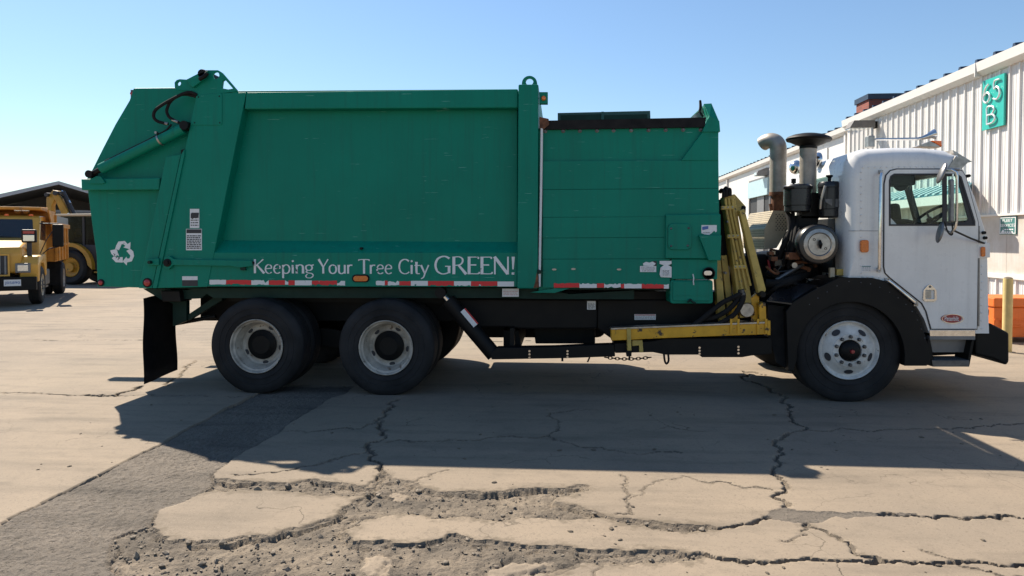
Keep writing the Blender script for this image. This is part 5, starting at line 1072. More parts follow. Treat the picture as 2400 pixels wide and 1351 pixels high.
for i in range(len(A) - 1): fan.faces.new((A[i], A[i + 1], B[i + 1], B[i]))
bmesh.ops.solidify(fan, geom=fan.faces[:], thickness=-0.02); from_bm('fender_top', fan, 'black', T, auto=True)
rivets('fender_bolts', [(1780 + x / 3.753, 600 + y / 3.753) for x, y in ((440, 428), (515, 372), (595, 318), (683, 265), (787, 225), (893, 235), (977, 248), (1058, 277), (1145, 320), (1220, 370), (1288, 427), (1343, 490), (1388, 565), (1425, 643), (1453, 725))], -0.035, 0.0065, 'steel_dark', fd)
wedge('fender_wing', [(1797, 704, -0.03), (1860, 712, -0.03), (1932, 672, 0.0, -0.03), (1880, 664, 0.5, -0.03)], [(1797, 707, -0.03), (1860, 715, -0.03), (1932, 676, 0.0, -0.03), (1880, 668, 0.5, -0.03)], 'black_gloss', T)
prism('front_mud_flap', [(1800, 715), (1846, 720), (1847, 868), (1820, 850), (1800, 780)], 0.08, 0.11, 'rubber', T); prism('chassis_box', [(1800, 712), (1870, 712), (1870, 800), (1800, 800)], 0.25, 0.7, 'black', T)
for s in (0.72, 1.62): prism('spring_pack', [(1880, 800), (2240, 800), (2290, 812), (2290, 828), (1992, 846), (1860, 822)], s, s + 0.1, 'black', T)
prism('cab_underframe', [(2100, 782), (2290, 782), (2290, 826), (2200, 830), (2140, 800)], 0.3, WID - 0.3, 'black', T); prism('inner_wheel_wall', [(1860, 690), (2130, 690), (2160, 790), (2120, 800), (1860, 790)], 0.62, 0.66, 'black', T)

# ------------------------------------------------------------------ service building along the right
BA = math.atan((1330 - CX) / F) - YAW; BL = 8.7                  # wall heading (right of +Y) and distance from the camera
bdir = Vector((math.sin(BA), math.cos(BA), 0)); bin_ = Vector((math.cos(BA), -math.sin(BA), 0))
def B(px, py, x=0.0):                                           # pixel -> (x, t, z) on the plane x inside the wall face
    d = ray(px, py); k = (BL + x - CAM.dot(bin_)) / d.dot(bin_); p = CAM + d * k; return Vector((x, p.dot(bdir), p.z))
bld = thing('service_building', 'long white metal building with corrugated wall and dark blue roof', 'building', bin_ * BL, rotz=-BA, local=True)
EZ = B(2400, 99, -0.2).z; TC = B(1990, 400).y; T0 = 7.0; ZB = B(2350, 503).z; ZL = 0.93; BD = 16.0
box('wall', (0.03, T0, 0), (BD, TC - 0.01, EZ - 0.15), 'wall_flat', bld)
# corrugated cladding: one sheet, copied
PW = 0.305
def panel_mesh(h, name):
    prof = [(0.0, 0.0), (0.105, 0.0), (0.110, -0.006), (0.122, -0.006), (0.127, 0.0), (0.178, 0.0), (0.183, -0.006), (0.195, -0.006), (0.200, 0.0), (0.240, 0.0), (0.256, -0.036), (0.288, -0.036), (0.304, 0.0)]
    bm = bmesh.new(); a = [bm.verts.new((x, t, 0)) for t, x in prof]; b = [bm.verts.new((x, t, h)) for t, x in prof]
    for i in range(len(a) - 1): bm.faces.new((a[i], b[i], b[i + 1], a[i + 1]))
    me = bpy.data.meshes.new(name); bm.to_mesh(me); bm.free(); me.materials.append(MATS['wall']); return me
up_me = panel_mesh(EZ - 0.2 - ZB, 'wall_panel'); lo_me = panel_mesh(ZL, 'lower_panel'); t = T0
while t + PW < TC:
    for me_, z in ((up_me, ZB), (lo_me, 0.0)):
        o = bpy.data.objects.new('wall_panel', me_); COL.objects.link(o); o.parent = bld; o.location = (0.0, t, z)
    t += PW
box('flashing', (-0.05, T0, ZB - 0.03), (0.02, TC, ZB + 0.012), 'fascia', bld); box('ledge', (-0.06, T0, ZL - 0.005), (0.02, TC, ZL + 0.09), 'fascia', bld)
t = T0
while t < TC - 0.5:
    box('wall_board', (0.0, t + 0.004, ZL + 0.09), (0.028, min(t + 1.216, TC), ZB - 0.03), 'wall_flat', bld); t += 1.22
box('corner_trim', (-0.045, TC - 0.14, 0), (0.12, TC + 0.05, EZ - 0.15), 'fascia', bld)
bm = bm_prism([(-0.20, T0, EZ), (-0.18, T0, EZ - 0.19), (-0.06, T0, EZ - 0.27), (0.0, T0, EZ - 0.27), (0.0, T0, EZ)], (0, TC + 0.12 - T0, 0)); from_bm('gutter', bm, 'fascia', bld)
for tt in (B(2310, 140).y,): box('gutter_joint', (-0.207, tt, EZ - 0.28), (0.0, tt + 0.03, EZ + 0.004), 'fascia', bld)
RS = 0.09
from_bm('roof', bm_prism([(-0.16, T0, EZ + 0.003), (BD, T0, EZ + BD * RS), (BD, T0, EZ + BD * RS - 0.1), (-0.16, T0, EZ - 0.05)], (0, TC + 0.1 - T0, 0)), 'roof_blue', bld)
rib_bm = bm_prism([(-0.15, 0, EZ), (-0.15, 0.03, EZ + 0.085), (-0.15, 0.09, EZ + 0.085), (-0.15, 0.12, EZ)], (BD + 0.1, 0, BD * RS)); bmesh.ops.recalc_face_normals(rib_bm, faces=rib_bm.faces); rib_me = bpy.data.meshes.new('roof_rib'); rib_bm.to_mesh(rib_me); rib_bm.free(); rib_me.materials.append(MATS['roof_blue'])
t = T0 + 0.2
while t < TC:
    o = bpy.data.objects.new('roof_rib', rib_me); COL.objects.link(o); o.parent = bld; o.location = (0, t, 0); t += 0.61
# far wing
T2 = 75.0; FX = 0.14; EF = B(1983, 295, FX - 0.2).z
box('wing_wall', (FX, TC + 0.06, 0), (BD, T2, EF - 0.12), 'wall_flat', bld)
t = TC + 0.06
while t < 56: box('wall_sheet', (FX - 0.02, t, 0.0), (FX - 0.001, t + 2.42, EF - 0.13), 'fascia', bld); t += 2.44
from_bm('wing_gutter', bm_prism([(FX - 0.22, TC + 0.13, EF), (FX - 0.2, TC + 0.13, EF - 0.15), (FX - 0.06, TC + 0.13, EF - 0.22), (FX, TC + 0.13, EF)], (0, T2 - TC - 0.2, 0)), 'fascia', bld)
from_bm('wing_roof', bm_prism([(FX - 0.18, TC + 0.13, EF + 0.003), (BD, TC + 0.13, EF + BD * RS), (BD, TC + 0.13, EF + BD * RS - 0.1), (FX - 0.18, TC + 0.13, EF - 0.04)], (0, T2 - TC - 0.2, 0)), 'roof_blue', bld)
t = TC + 0.4; dz = EF - EZ
while t < 62:
    o = bpy.data.objects.new('roof_rib', rib_me); COL.objects.link(o); o.parent = bld; o.location = (FX - 0.03, t, dz); t += 0.61
a = B(1707, 500, FX); box('downspout', (FX - 0.12, a.y - 0.06, 0), (FX - 0.03, a.y + 0.06, EF - 0.2), 'fascia', bld); box('downspout', (FX - 0.13, TC + 0.35, 0), (FX - 0.03, TC + 0.47, EF - 0.2), 'fascia', bld)
def opening(x0, y0, x1, y1):
    p = B(x0, y0, FX); q_ = B(x1, y1, FX); return min(p.y, q_.y), max(p.y, q_.y), min(p.z, q_.z), max(p.z, q_.z)
ta, tb, za, zb_ = opening(1760, 430, 1806, 470); za = 1.0
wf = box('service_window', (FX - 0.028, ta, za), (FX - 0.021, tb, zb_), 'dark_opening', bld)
box('window_jamb', (FX - 0.07, tb, za), (FX - 0.02, tb + 0.10, zb_ + 0.1), 'grey_metal', wf); box('window_jamb', (FX - 0.07, ta - 0.10, za), (FX - 0.02, ta, zb_ + 0.1), 'grey_metal', wf); box('window_head', (FX - 0.07, ta, zb_), (FX - 0.02, tb, zb_ + 0.1), 'grey_metal', wf)
box('sky_pane', (FX - 0.16, ta, zb_ - 0.75), (FX - 0.03, tb, zb_ - 0.01), 'pale_sheen', wf); box('window_mullion', (FX - 0.06, (ta + tb) / 2 - 0.8, za), (FX - 0.03, (ta + tb) / 2 + 0.3, zb_ - 0.76), 'grey_metal', wf)  # upper pane: the reflected sky is painted as its pale blue colour
ta, tb, za, zb_ = opening(1838, 392, 1940, 362)
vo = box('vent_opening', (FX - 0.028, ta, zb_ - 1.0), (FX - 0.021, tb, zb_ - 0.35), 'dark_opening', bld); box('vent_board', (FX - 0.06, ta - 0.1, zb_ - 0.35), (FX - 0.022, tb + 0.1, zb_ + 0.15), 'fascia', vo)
for k in range(5): tt = ta + (tb - ta) * k / 4; box('vent_post', (FX - 0.05, tt - 0.06, zb_ - 1.0), (FX - 0.03, tt + 0.06, zb_ - 0.35), 'fascia', vo)
# brick chimney on the roof
cx0 = 1.4; ct = 24.0
chm = box('chimney', (cx0, ct, 5.2), (cx0 + 1.3, ct + 1.0, 6.42), 'brick', bld); box('chimney_cap', (cx0 - 0.05, ct - 0.05, 6.42), (cx0 + 1.35, ct + 1.05, 6.60), 'roof_blue', chm); box('chimney_flashing', (cx0 - 0.06, ct - 0.06, 5.3), (cx0 + 1.36, ct + 1.06, 5.62), 'roof_blue', chm)
# blue awning over the office door
LW = -0.62; za_, ze_ = 2.93, 2.68; t1, t2 = B(2262, 446, -0.62).y, 26.0; tw = max(0.3, B(2283, 425).y - t1)
aw = thing('entrance_awning', 'blue ribbed metal awning on the white wall, seen through the cab windows', 'awning', bin_ * (BL) + bdir * t1, rotz=-BA, local=True)
LT = t2 - t1
bm = bmesh.new(); v = [bm.verts.new(p) for p in ((LW, 0, ze_), (LW, LT, ze_), (-0.04, LT, za_), (-0.04, tw, za_), (-0.04, tw, ze_), )]
bm.faces.new((v[0], v[1], v[2], v[3])); bm.faces.new((v[0], v[3], v[4])); ru = bmesh.ops.extrude_face_region(bm, geom=bm.faces[:]); bmesh.ops.translate(bm, verts=[g for g in ru['geom'] if isinstance(g, bmesh.types.BMVert)], vec=(0, 0, -0.02))
from_bm('awning_roof', bm, 'roof_teal', aw)
rbm = bm_prism([(LW - 0.01, 0, ze_ + 0.0), (LW - 0.01, 0, ze_ + 0.035), (LW - 0.01, 0.10, ze_ + 0.035), (LW - 0.01, 0.10, ze_)], (-0.05 - LW, 0, za_ - ze_)); bmesh.ops.recalc_face_normals(rbm, faces=rbm.faces); rme = bpy.data.meshes.new('awning_rib'); rbm.to_mesh(rme); rbm.free(); rme.materials.append(MATS['pale_sheen'])  # reflecting pans of the awning, their brightness painted on as pale ribs
t = tw + 0.05
while t < LT - 0.1:
    o = bpy.data.objects.new('awning_rib', rme); COL.objects.link(o); o.parent = aw; o.location = (0, t, 0); t += 0.31
box('awning_fascia', (LW - 0.03, 0.0, ze_ - 0.22), (LW + 0.02, LT, ze_ - 0.021), 'fascia', aw); box('awning_soffit', (LW + 0.02, tw, ze_ - 0.20), (-0.04, LT, ze_ - 0.16), 'fascia', aw)
# signs
def wall_thing(name, label, cat, px0, py0, px1, py1, x=-0.045, group=None):
    p = B(px0, (py0 + py1) / 2, x); q_ = B(px1, (py0 + py1) / 2, x); z1 = (B(px0, py0, x).z + B(px1, py0, x).z) / 2; z0 = (B(px0, py1, x).z + B(px1, py1, x).z) / 2
    loc = bin_ * (BL + x) + bdir * q_.y + Vector((0, 0, z0)); o = thing(name, label, cat, loc, group, -BA, True); return o, p.y - q_.y, z1 - z0     # width along wall, height
sg, wS, hS = wall_thing('number_sign', 'tall teal sign with metal 65 B numbers high on white corrugated wall', 'sign', 2305.5, 175.5, 2356, 300, -0.05)
zt_ = B(2330, 175).z; hS = B(2330, 177, -.05).z - B(2330, 295, -.05).z
box('sign_board', (-0.025, 0, 0), (0.015, wS, hS), 'teal_sign', sg)
def strokes(name, pts, u0, v0, su, sv, r_=0.018):
    tube(name, [(-0.055, wS * (1 - (u0 + su * u)), hS * (v0 + sv * v)) for u, v in pts], r_, 'numeral', sg, n=8, curve=5)
strokes('numeral', [(0.75, 1.0), (0.35, 0.85), (0.1, 0.5), (0.08, 0.2), (0.4, 0.0), (0.8, 0.12), (0.88, 0.36), (0.55, 0.55), (0.15, 0.42)], 0.10, 0.53, 0.36, 0.36)
strokes('numeral', [(0.9, 1.0), (0.25, 0.98), (0.22, 0.6), (0.5, 0.66), (0.85, 0.5), (0.9, 0.22), (0.6, 0.02), (0.12, 0.10)], 0.54, 0.53, 0.36, 0.38)
strokes('numeral', [(0.1, 0.0), (0.1, 0.5), (0.1, 1.0), (0.6, 0.97), (0.78, 0.76), (0.55, 0.55), (0.14, 0.52)], 0.26, 0.09, 0.48, 0.34); strokes('numeral', [(0.14, 0.52), (0.65, 0.50), (0.88, 0.26), (0.65, 0.04), (0.1, 0.0)], 0.26, 0.09, 0.48, 0.34)
fs, wF, hF = wall_thing('office_sign', 'small faded green sign reading fleet services on the weathered lower wall', 'sign', 2344, 508, 2383, 550, -0.012)
box('sign_board', (-0.012, 0, 0), (0.008, wF, hF), 'sign_green', fs); 
for nm, lo, hi in (('border', (-0.015, 0.01, 0.015), (-0.0125, wF - 0.01, 0.03)), ('border', (-0.015, 0.01, hF - 0.03), (-0.0125, wF - 0.01, hF - 0.015)), ('border', (-0.015, 0.012, 0.03), (-0.0125, 0.03, hF - 0.03)), ('border', (-0.015, wF - 0.03, 0.03), (-0.0125, wF - 0.012, hF - 0.03))): box(nm, lo, hi, 'letter_clean', fs)
text_on('lettering', 'FLEET', (-0.0145, wF * 0.80, hF * 0.70), (0, -1, 0), (0, 0, 1), wF * 0.60, hF * 0.16, 'letter_clean', fs, 0.01); text_on('lettering', 'SERVICES', (-0.0145, wF * 0.95, hF * 0.43), (0, -1, 0), (0, 0, 1), wF * 0.90, hF * 0.16, 'letter_clean', fs, 0.01)
bm = bmesh.new()
for k in range(2):
    for j in range(4): bm_box((-0.0145, wF * (0.58 - 0.14 * j), hF * (0.24 - 0.14 * k)), (-0.0125, wF * (0.68 - 0.14 * j), hF * (0.31 - 0.14 * k)), bm)
from_bm('worn_print', bm, 'letter_clean', fs, kind='stuff'); from_bm('arrow', bm_prism([(-0.0145, wF * 0.90, hF * 0.10), (-0.0145, wF * 0.70, hF * 0.10), (-0.0145, wF * 0.74, hF * 0.34)], (0.002, 0, 0)), 'letter_clean', fs)
# wall lamps
p = B(2056, 293); l1 = thing('wall_lamp', 'dark box floodlight on a bracket at the corner of the corrugated wall', 'wall lamp', bin_ * BL + bdir * p.y + Vector((0, 0, p.z)), None, -BA, True)
from_bm('lamp_body', bm_prism([(-0.82, -0.2, -0.10), (-0.14, -0.2, -0.10), (-0.14, -0.2, 0.10), (-0.70, -0.2, 0.10)], (0, 0.4, 0)), 'lamp_box', l1); box('lamp_bracket', (-0.14, -0.08, -0.10), (-0.02, 0.08, 0.09), 'black', l1, bevel=0.01); box('lamp_glass', (-0.80, -0.17, -0.125), (-0.2, 0.17, -0.101), 'lens_clear', l1)
p = B(1799, 405, FX); l2 = thing('wall_lamp', 'small wedge floodlight on the plain white wing above its dark window', 'wall lamp', bin_ * (BL + FX - 0.02) + bdir * p.y + Vector((0, 0, p.z)), None, -BA, True)
from_bm('lamp_body', bm_prism([(-0.5, -0.25, -0.14), (0.0, -0.25, -0.14), (0.0, -0.25, 0.20), (-0.1, -0.25, 0.20), (-0.46, -0.25, 0.06)], (0, 0.5, 0)), 'grey_metal', l2); box('lamp_glass', (-0.515, -0.2, -0.12), (-0.49, 0.2, 0.0), 'lens_clear', l2); box('lamp_bracket', (-0.06, -0.1, -0.24), (-0.0, 0.1, -0.141), 'grey_metal', l2)
# orange job box and bollard
p0 = G(2329, 803); cht = p0.dot(bdir); chx = p0.dot(bin_) - BL
jb = thing('job_box', 'orange steel job box beside the yellow bollard', 'tool chest', p0, None, -BA, True); JW = -0.1 - chx; JD = 0.75; JH = 0.74
box('chest_body', (0, 0, 0.09), (JW, JD, JH * 0.78), 'orange', jb, bevel=0.012); box('lid', (-0.02, -0.025, JH * 0.785), (JW + 0.02, JD, JH), 'orange', jb, bevel=0.02)
for x in (0.06, JW - 0.16): box('skid', (x, 0.03, 0.0), (x + 0.1, JD - 0.03, 0.09), 'ink', jb)
box('front_flange', (0.0, -0.02, JH * 0.50), (JW, -0.001, JH * 0.52), 'orange', jb); box('latch', (-0.012, 0.15, JH * 0.62), (-0.001, 0.26, JH * 0.72), 'ink', jb); tube('chest_handle', [(0.14, -0.0, 0.34), (0.14, -0.06, 0.34), (0.14, -0.06, 0.27), (0.40, -0.06, 0.27), (0.40, -0.0, 0.27)], 0.012, 'orange', jb, n=6); box('handle_plate', (0.10, -0.012, 0.32), (0.20, -0.001, 0.38), 'orange', jb)
p0 = CAM + ray(2362, 700) * (10.3 / 1.0); p0.z = 0
bo = thing('bollard', 'yellow steel pipe bollard in front of the orange job box', 'bollard', p0, None, 0, True)
lathe('pipe', [(0.064, 0.0), (0.064, 1.10), (0.062, 1.115)], (0, 0, 0), 'bollard', bo, (0, 0, 1), 28); lathe('concrete_cap', [(0.062, 1.113), (0.05, 1.128), (0.025, 1.138), (0, 1.14)], (0, 0, 0), 'stone', bo, (0, 0, 1), 24); lathe('footing', [(0.064, 0.006), (0.11, 0.006), (0.12, 0.0)], (0, 0, 0), 'stone', bo, (0, 0, 1), 24)

# ------------------------------------------------------------------ yellow dump truck
def lathe_l(name, prof, c, m, par, axis, n=28): return lathe(name, prof, c, m, par, axis, n)
hd = math.atan2(-0.520, -0.854); ca, sa = math.cos(hd), math.sin(hd)
g0 = G(88, 712); off_ = Vector((ca * -1.0, sa * -1.0, 0)); loc = g0 - off_
D = thing('dump_truck', 'yellow dump truck with rusty bed parked facing the garbage truck', 'dump truck', loc, None, hd, True)
def yprism(name, pts, x0, x1, m, parent, bevel=0.0):           # outline (y, z), width x0..x1
    bm = bm_prism([(x0, y, z) for y, z in pts], (x1 - x0, 0, 0)); bmesh.ops.recalc_face_normals(bm, faces=bm.faces); bevel_bm(bm, bevel, 3); return from_bm(name, bm, m, parent, auto=bevel > 0)
hood = yprism('hood', [(0.80, 0.85), (0.82, 1.35), (0.72, 1.52), (-0.60, 1.76), (-0.66, 0.9), (0.5, 0.85)], -0.78, 0.78, 'dump_yellow', D, 0.06)
for s in (-1, 1):
    fd_ = yprism('fender', [(0.80, 0.62), (0.84, 1.08), (0.66, 1.28), (-0.45, 1.32), (-0.66, 1.0), (-0.66, 0.72), (-0.55, 0.72), (-0.46, 0.95), (-0.28, 1.08), (0.28, 1.08), (0.46, 0.95), (0.58, 0.62)], min(s * 0.74, s * 1.14), max(s * 0.74, s * 1.14), 'dump_yellow', D, 0.04)
    hl = box('headlight', (s * 0.82 - 0.16, 0.835, 0.86), (s * 0.82 + 0.16, 0.86, 1.10), 'grey_metal', D, 0.01); box('headlight_lens', (s * 0.82 - 0.11, 0.86, 0.90), (s * 0.82 + 0.11, 0.875, 1.06), 'lens_clear', hl, 0.008)
gr = box('grille', (-0.52, 0.815, 0.80), (0.52, 0.85, 1.32), 'ink', D, 0.01)
for k in range(9): box('grille_bar', (-0.48 + k * 0.115, 0.85, 0.83), (-0.44 + k * 0.115, 0.862, 1.29), 'grey_metal', gr)
for lo, hi in (((-0.55, 0.85, 0.78), (-0.51, 0.87, 1.34)), ((0.51, 0.85, 0.78), (0.55, 0.87, 1.34)), ((-0.51, 0.85, 1.30), (0.51, 0.87, 1.34)), ((-0.51, 0.85, 0.78), (0.51, 0.87, 0.82))): box('grille_frame', lo, hi, 'dump_yellow', gr)
bp = box('bumper', (-1.12, 0.86, 0.42), (1.12, 1.02, 0.76), 'black', D, 0.02)
pl = box('number_plate', (-0.80, 1.021, 0.54), (-0.45, 1.03, 0.70), 'decal', bp); text_on('plate_number', 'J05890', (-0.47, 1.032, 0.575), (-1, 0, 0), (0, 0, 1), 0.31, 0.08, 'ink_blue', pl, 0.01)
for s in (-1, 1): box('tow_post', (s * 0.02 - 0.05 + (0.0 if s < 0 else 0.0), 1.021, 0.30), (s * 0.02 + 0.05, 1.10, 1.0), 'black', bp, 0.01) if s < 0 else None
cb = yprism('cab', [(-0.62, 0.75), (-0.62, 1.72), (-0.92, 2.30), (-1.05, 2.36), (-1.95, 2.36), (-2.02, 2.25), (-2.02, 0.75)], -0.98, 0.98, 'dump_yellow', D, 0.04)
from_bm('windscreen', bm_prism([(-0.86, -0.648, 1.74), (0.86, -0.648, 1.74), (0.80, -0.905, 2.245), (-0.80, -0.905, 2.245)], (0, 0.02, 0.01)), 'dark_glass', cb)
for s in (-1, 1):
    x = s * 0.985; from_bm('side_window', bm_prism([(x, -0.80, 1.70), (x, -1.01, 2.22), (x, -1.75, 2.22), (x, -1.75, 1.66)], (s * 0.01, 0, 0)), 'dark_glass', cb)
    box('door_handle', (x - 0.004, -1.7, 1.42), (x + s * 0.03 if s > 0 else x + 0.004, -1.56, 1.46), 'ink', cb) if s > 0 else None
    mr = box('side_mirror', (s * 1.42 - 0.13, -0.62, 1.50), (s * 1.42 + 0.13, -0.52, 2.12), 'black', cb, 0.03)
    tube('mirror_arm', [(s * 0.98, -0.80, 2.14), (s * 1.42, -0.58, 2.14)], 0.016, 'ink', mr, n=6); tube('mirror_arm', [(s * 0.98, -0.72, 1.25), (s * 1.2, -0.6, 1.45), (s * 1.42, -0.58, 1.5)], 0.016, 'ink', mr, n=6); tube('mirror_arm', [(s * 0.98, -0.72, 1.30), (s * 1.15, -0.6, 1.7), (s * 1.40, -0.58, 2.1)], 0.012, 'ink', mr, n=6)
    hm = box('hood_lamp', (s * 0.92 - 0.16, 0.45, 1.62), (s * 0.92 + 0.16, 0.62, 1.96), 'black', D, 0.03); box('hood_lamp_lens', (s * 0.92 - 0.12, 0.62, 1.66), (s * 0.92 + 0.12, 0.635, 1.82), 'lens_clear', hm, 0.01); box('turn_lens', (s * 0.92 - 0.12, 0.62, 1.85), (s * 0.92 + 0.12, 0.635, 1.92), 'red_lens', hm); box('hood_lamp_post', (s * 0.92 - 0.05, 0.50, 1.28), (s * 0.92 + 0.05, 0.58, 1.62), 'ink', hm); tube('lamp_brace', [(s * 0.92, 0.5, 1.6), (s * 0.80, -0.1, 1.4)], 0.03, 'rust', hm, n=6)
for x in (-0.75, -0.2, 0.2, 0.75): lathe('roof_marker', [(0.06, 0), (0.05, 0.05), (0, 0.06)], (x, -1.05, 2.35), 'orange_lens', cb, (0, 0, 1), 12)
for x in (-0.62, -0.44): h_ = lathe('air_horn', [(0.0, -0.05), (0.05, -0.05), (0.085, 0.06), (0.085, 0.07), (0.06, 0.05), (0, 0.0)], (x, -1.2, 2.50), 'chrome', cb, (0, 1, 0), 18); tube('horn_tube', [(x, -1.2, 2.50), (x, -1.7, 2.5)], 0.02, 'chrome', h_, n=8)
tube('wiper', [(-0.6, -0.63, 1.75), (-0.1, -0.63, 1.79)], 0.012, 'ink', cb, n=6)
bed = yprism('dump_bed', [(-2.25, 1.05), (-2.25, 2.50), (-2.35, 2.50), (-2.35, 1.10), (-5.1, 1.10), (-5.1, 1.05)], -1.15, 1.15, 'dump_bed', D)
for s in (-1, 1):
    x0, x1 = (s * 1.16, s * 1.21) if s > 0 else (s * 1.21, s * 1.16)
    box('bed_side', (x0, -5.1, 1.08), (x1, -2.26, 2.05), 'dump_bed', bed); box('side_top_rail', (x0 - 0.05, -5.1, 2.05), (x1 + 0.05, -2.26, 2.18), 'dump_bed', bed, 0.01); box('side_mid_rail', (x0 - 0.03, -5.1, 1.52), (x1 + 0.03, -2.26, 1.60), 'dump_bed', bed, 0.01); box('side_board', (x0, -5.1, 2.18), (x1, -2.3, 2.40), 'grey_metal', bed)
    for k in range(4): box('side_rib', (x0 - 0.045, -2.4 - k * 0.7, 1.08), (x1 + 0.045, -2.32 - k * 0.7, 2.05), 'dump_bed', bed)
    box('gusset', (x0, -2.35, 1.08), (x1, -2.2, 2.42), 'dump_bed', bed)
yprism('cab_shield', [(-0.98, 2.52), (-0.98, 2.60), (-2.36, 2.64), (-2.36, 2.50), (-2.2, 2.50)], -0.98, 0.98, 'dump_bed', bed, 0.015)
for s in (-1, 1): bxs = yprism('shield_cheek', [(-1.0, 2.52), (-2.3, 1.7), (-2.3, 2.52)], min(s * 1.13, s * 1.16), max(s * 1.13, s * 1.16), 'dump_bed', bed)
for s in (-0.42, 0.34): box('frame_rail', (s, -5.2, 0.62), (s + 0.08, 0.85, 0.86), 'black', D)
for s in (-1, 1):
    x0, x1 = min(s * 0.7, s * 1.05), max(s * 0.7, s * 1.05); ft = box('fuel_tank', (x0, -1.95, 0.42), (x1, -0.75, 0.86), 'steel_dark', D, 0.04); box('step', (x0 if s < 0 else x0 + 0.05, -1.6, 0.36), (x1, -0.9, 0.41), 'steel_dark', ft)
def dwheel(x, y, s, dual, par, Rt=0.50, w=0.26, rim='cream', tread='tyre'):
    c = Vector((x, y, Rt)); ax = (-s, 0, 0); wh = lathe('wheel', [(0, -0.02 if not dual else 0.08), (0.10, -0.01 if not dual else 0.09), (0.13, 0.05), (0.13, 0.2)], c, 'ink', par, ax, 20)
    lathe('tyre', tyre_profile(Rt, 0.28, w), c, tread, wh, ax, 40); lathe('rim', [(0.28, 0.03), (0.288, -0.002), (0.27, 0.0), (0.25, 0.05 if not dual else 0.10), (0.17, 0.01 if not dual else 0.15), (0.12, 0.0 if not dual else 0.15)], c, rim, wh, ax, 32)
    if dual: lathe('tyre', tyre_profile(Rt, 0.28, w), c + Vector((-s * (w + 0.05), 0, 0)), tread, wh, ax, 32)
    else:
        for k in range(8): a = 2 * math.pi * k / 8; lathe('lug_nut', [(0, -0.02), (0.016, -0.02), (0.016, 0.01)], c + Vector((0, 0.14 * math.cos(a), 0.14 * math.sin(a))), 'steel_dark', wh, ax, 6)
for s in (-1, 1): dwheel(s * 1.12, 0.0, s, False, D); dwheel(s * 1.2, -3.8, s, True, D, rim='rim_dirty'); yprism('rear_mud_flap', [(-3.17, 0.30), (-3.17, 1.04), (-3.19, 1.04), (-3.19, 0.30)], min(s * 0.6, s * 1.18), max(s * 0.6, s * 1.18), 'rubber', D)
for y in (0.0, -3.8): tube('axle', [(-1.0, y, 0.5), (1.0, y, 0.5)], 0.08, 'black', D)

# ------------------------------------------------------------------ backhoe behind it
hb = math.atan2(-_rt.x, _rt.y) + R(-6); gb = G(172, 668)
K = thing('backhoe_loader', 'yellow and black backhoe loader with raised boom behind the dump truck', 'backhoe', gb + _fw * 0.9, None, hb, True)   # local +Y runs to the right, +X towards the camera
yprism('chassis', [(-0.9, 0.55), (-0.9, 1.1), (0.6, 1.15), (2.9, 1.25), (2.9, 0.55)], -0.45, 0.45, 'black', K, 0.03)
yprism('engine_hood', [(1.25, 1.15), (1.25, 1.85), (2.95, 1.70), (3.0, 1.15)], -0.48, 0.48, 'cat_yellow', K, 0.05)
kc = yprism('cab_frame', [(-0.45, 1.05), (-0.45, 1.50), (1.25, 1.50), (1.25, 0.80), (0.55, 0.80), (0.40, 1.05)], -0.80, 0.80, 'ink', K, 0.02)
for y in (-0.45, 0.42, 1.17):
    for s in (-0.80, 0.73): box('cab_post', (s, y, 1.5), (s + 0.07, y + 0.08, 2.60), 'ink', kc)
yprism('cab_roof', [(-0.62, 2.58), (-0.58, 2.66), (1.3, 2.67), (1.36, 2.58)], -0.90, 0.90, 'cream', kc, 0.02)
for s in (-0.77, 0.765): box('side_glass', (s, -0.37, 1.5), (s + 0.005, 0.42, 2.58), 'glass_dark', kc); box('side_glass', (s, 0.50, 1.5), (s + 0.005, 1.17, 2.58), 'glass_dark', kc)
box('rear_glass', (-0.73, -0.42, 1.5), (0.73, -0.415, 2.58), 'glass_dark', kc); box('front_glass', (-0.73, 1.20, 1.5), (0.73, 1.205, 2.58), 'glass_dark', kc); box('seat', (-0.25, 0.2, 1.2), (0.25, 0.7, 1.75), 'ink', kc, 0.05); box('seat_back', (-0.25, 0.15, 1.75), (0.25, 0.28, 2.25), 'ink', kc, 0.05); tube('cab_coat', [(0.2, 0.85, 1.62), (0.35, 1.0, 1.75), (0.3, 1.15, 1.6)], 0.12, 'orange', kc, n=8)
for s in (-1, 1):
    c = Vector((s * 0.95, 0, 0.66)); wh = lathe('wheel', [(0, -0.02), (0.16, -0.02), (0.18, 0.06)], c, 'cat_yellow', K, (-s, 0, 0), 20); lathe('tyre', [(0.36, 0.05), (0.42, 0.0), (0.56, -0.02), (0.63, 0.02), (0.66, 0.06), (0.66, 0.36), (0.62, 0.42), (0.40, 0.40)], c, 'tyre', wh, (-s, 0, 0), 40); lathe('rim', [(0.37, 0.05), (0.36, 0.02), (0.33, 0.06), (0.20, 0.10), (0.16, 0.06)], c, 'cat_yellow', wh, (-s, 0, 0), 32)
    fe = yprism('fender', [(0.75 * math.cos(R(a)), 0.66 + 0.78 * math.sin(R(a))) for a in range(150, -5, -12)] + [(0.92 * math.cos(R(a)), 0.66 + 0.92 * math.sin(R(a))) for a in range(-5, 151, 12)], min(s * 0.5, s * 0.98), max(s * 0.5, s * 0.98), 'cat_yellow', K)
    dwheel(s * 0.95, 2.45, s, False, K, 0.45, 0.25, 'cat_yellow')
    box('step', (min(s * 0.5, s * 0.85), 0.9, 0.45), (max(s * 0.5, s * 0.85), 1.4, 0.5), 'cat_yellow', K); box('side_tank', (min(s * 0.46, s * 0.80), 0.88, 0.55), (max(s * 0.46, s * 0.80), 1.7, 1.0), 'ink', K, 0.03)
sw_ = box('swing_post', (-0.25, -1.35, 0.4), (0.25, -0.9, 1.35), 'black', K, 0.04)
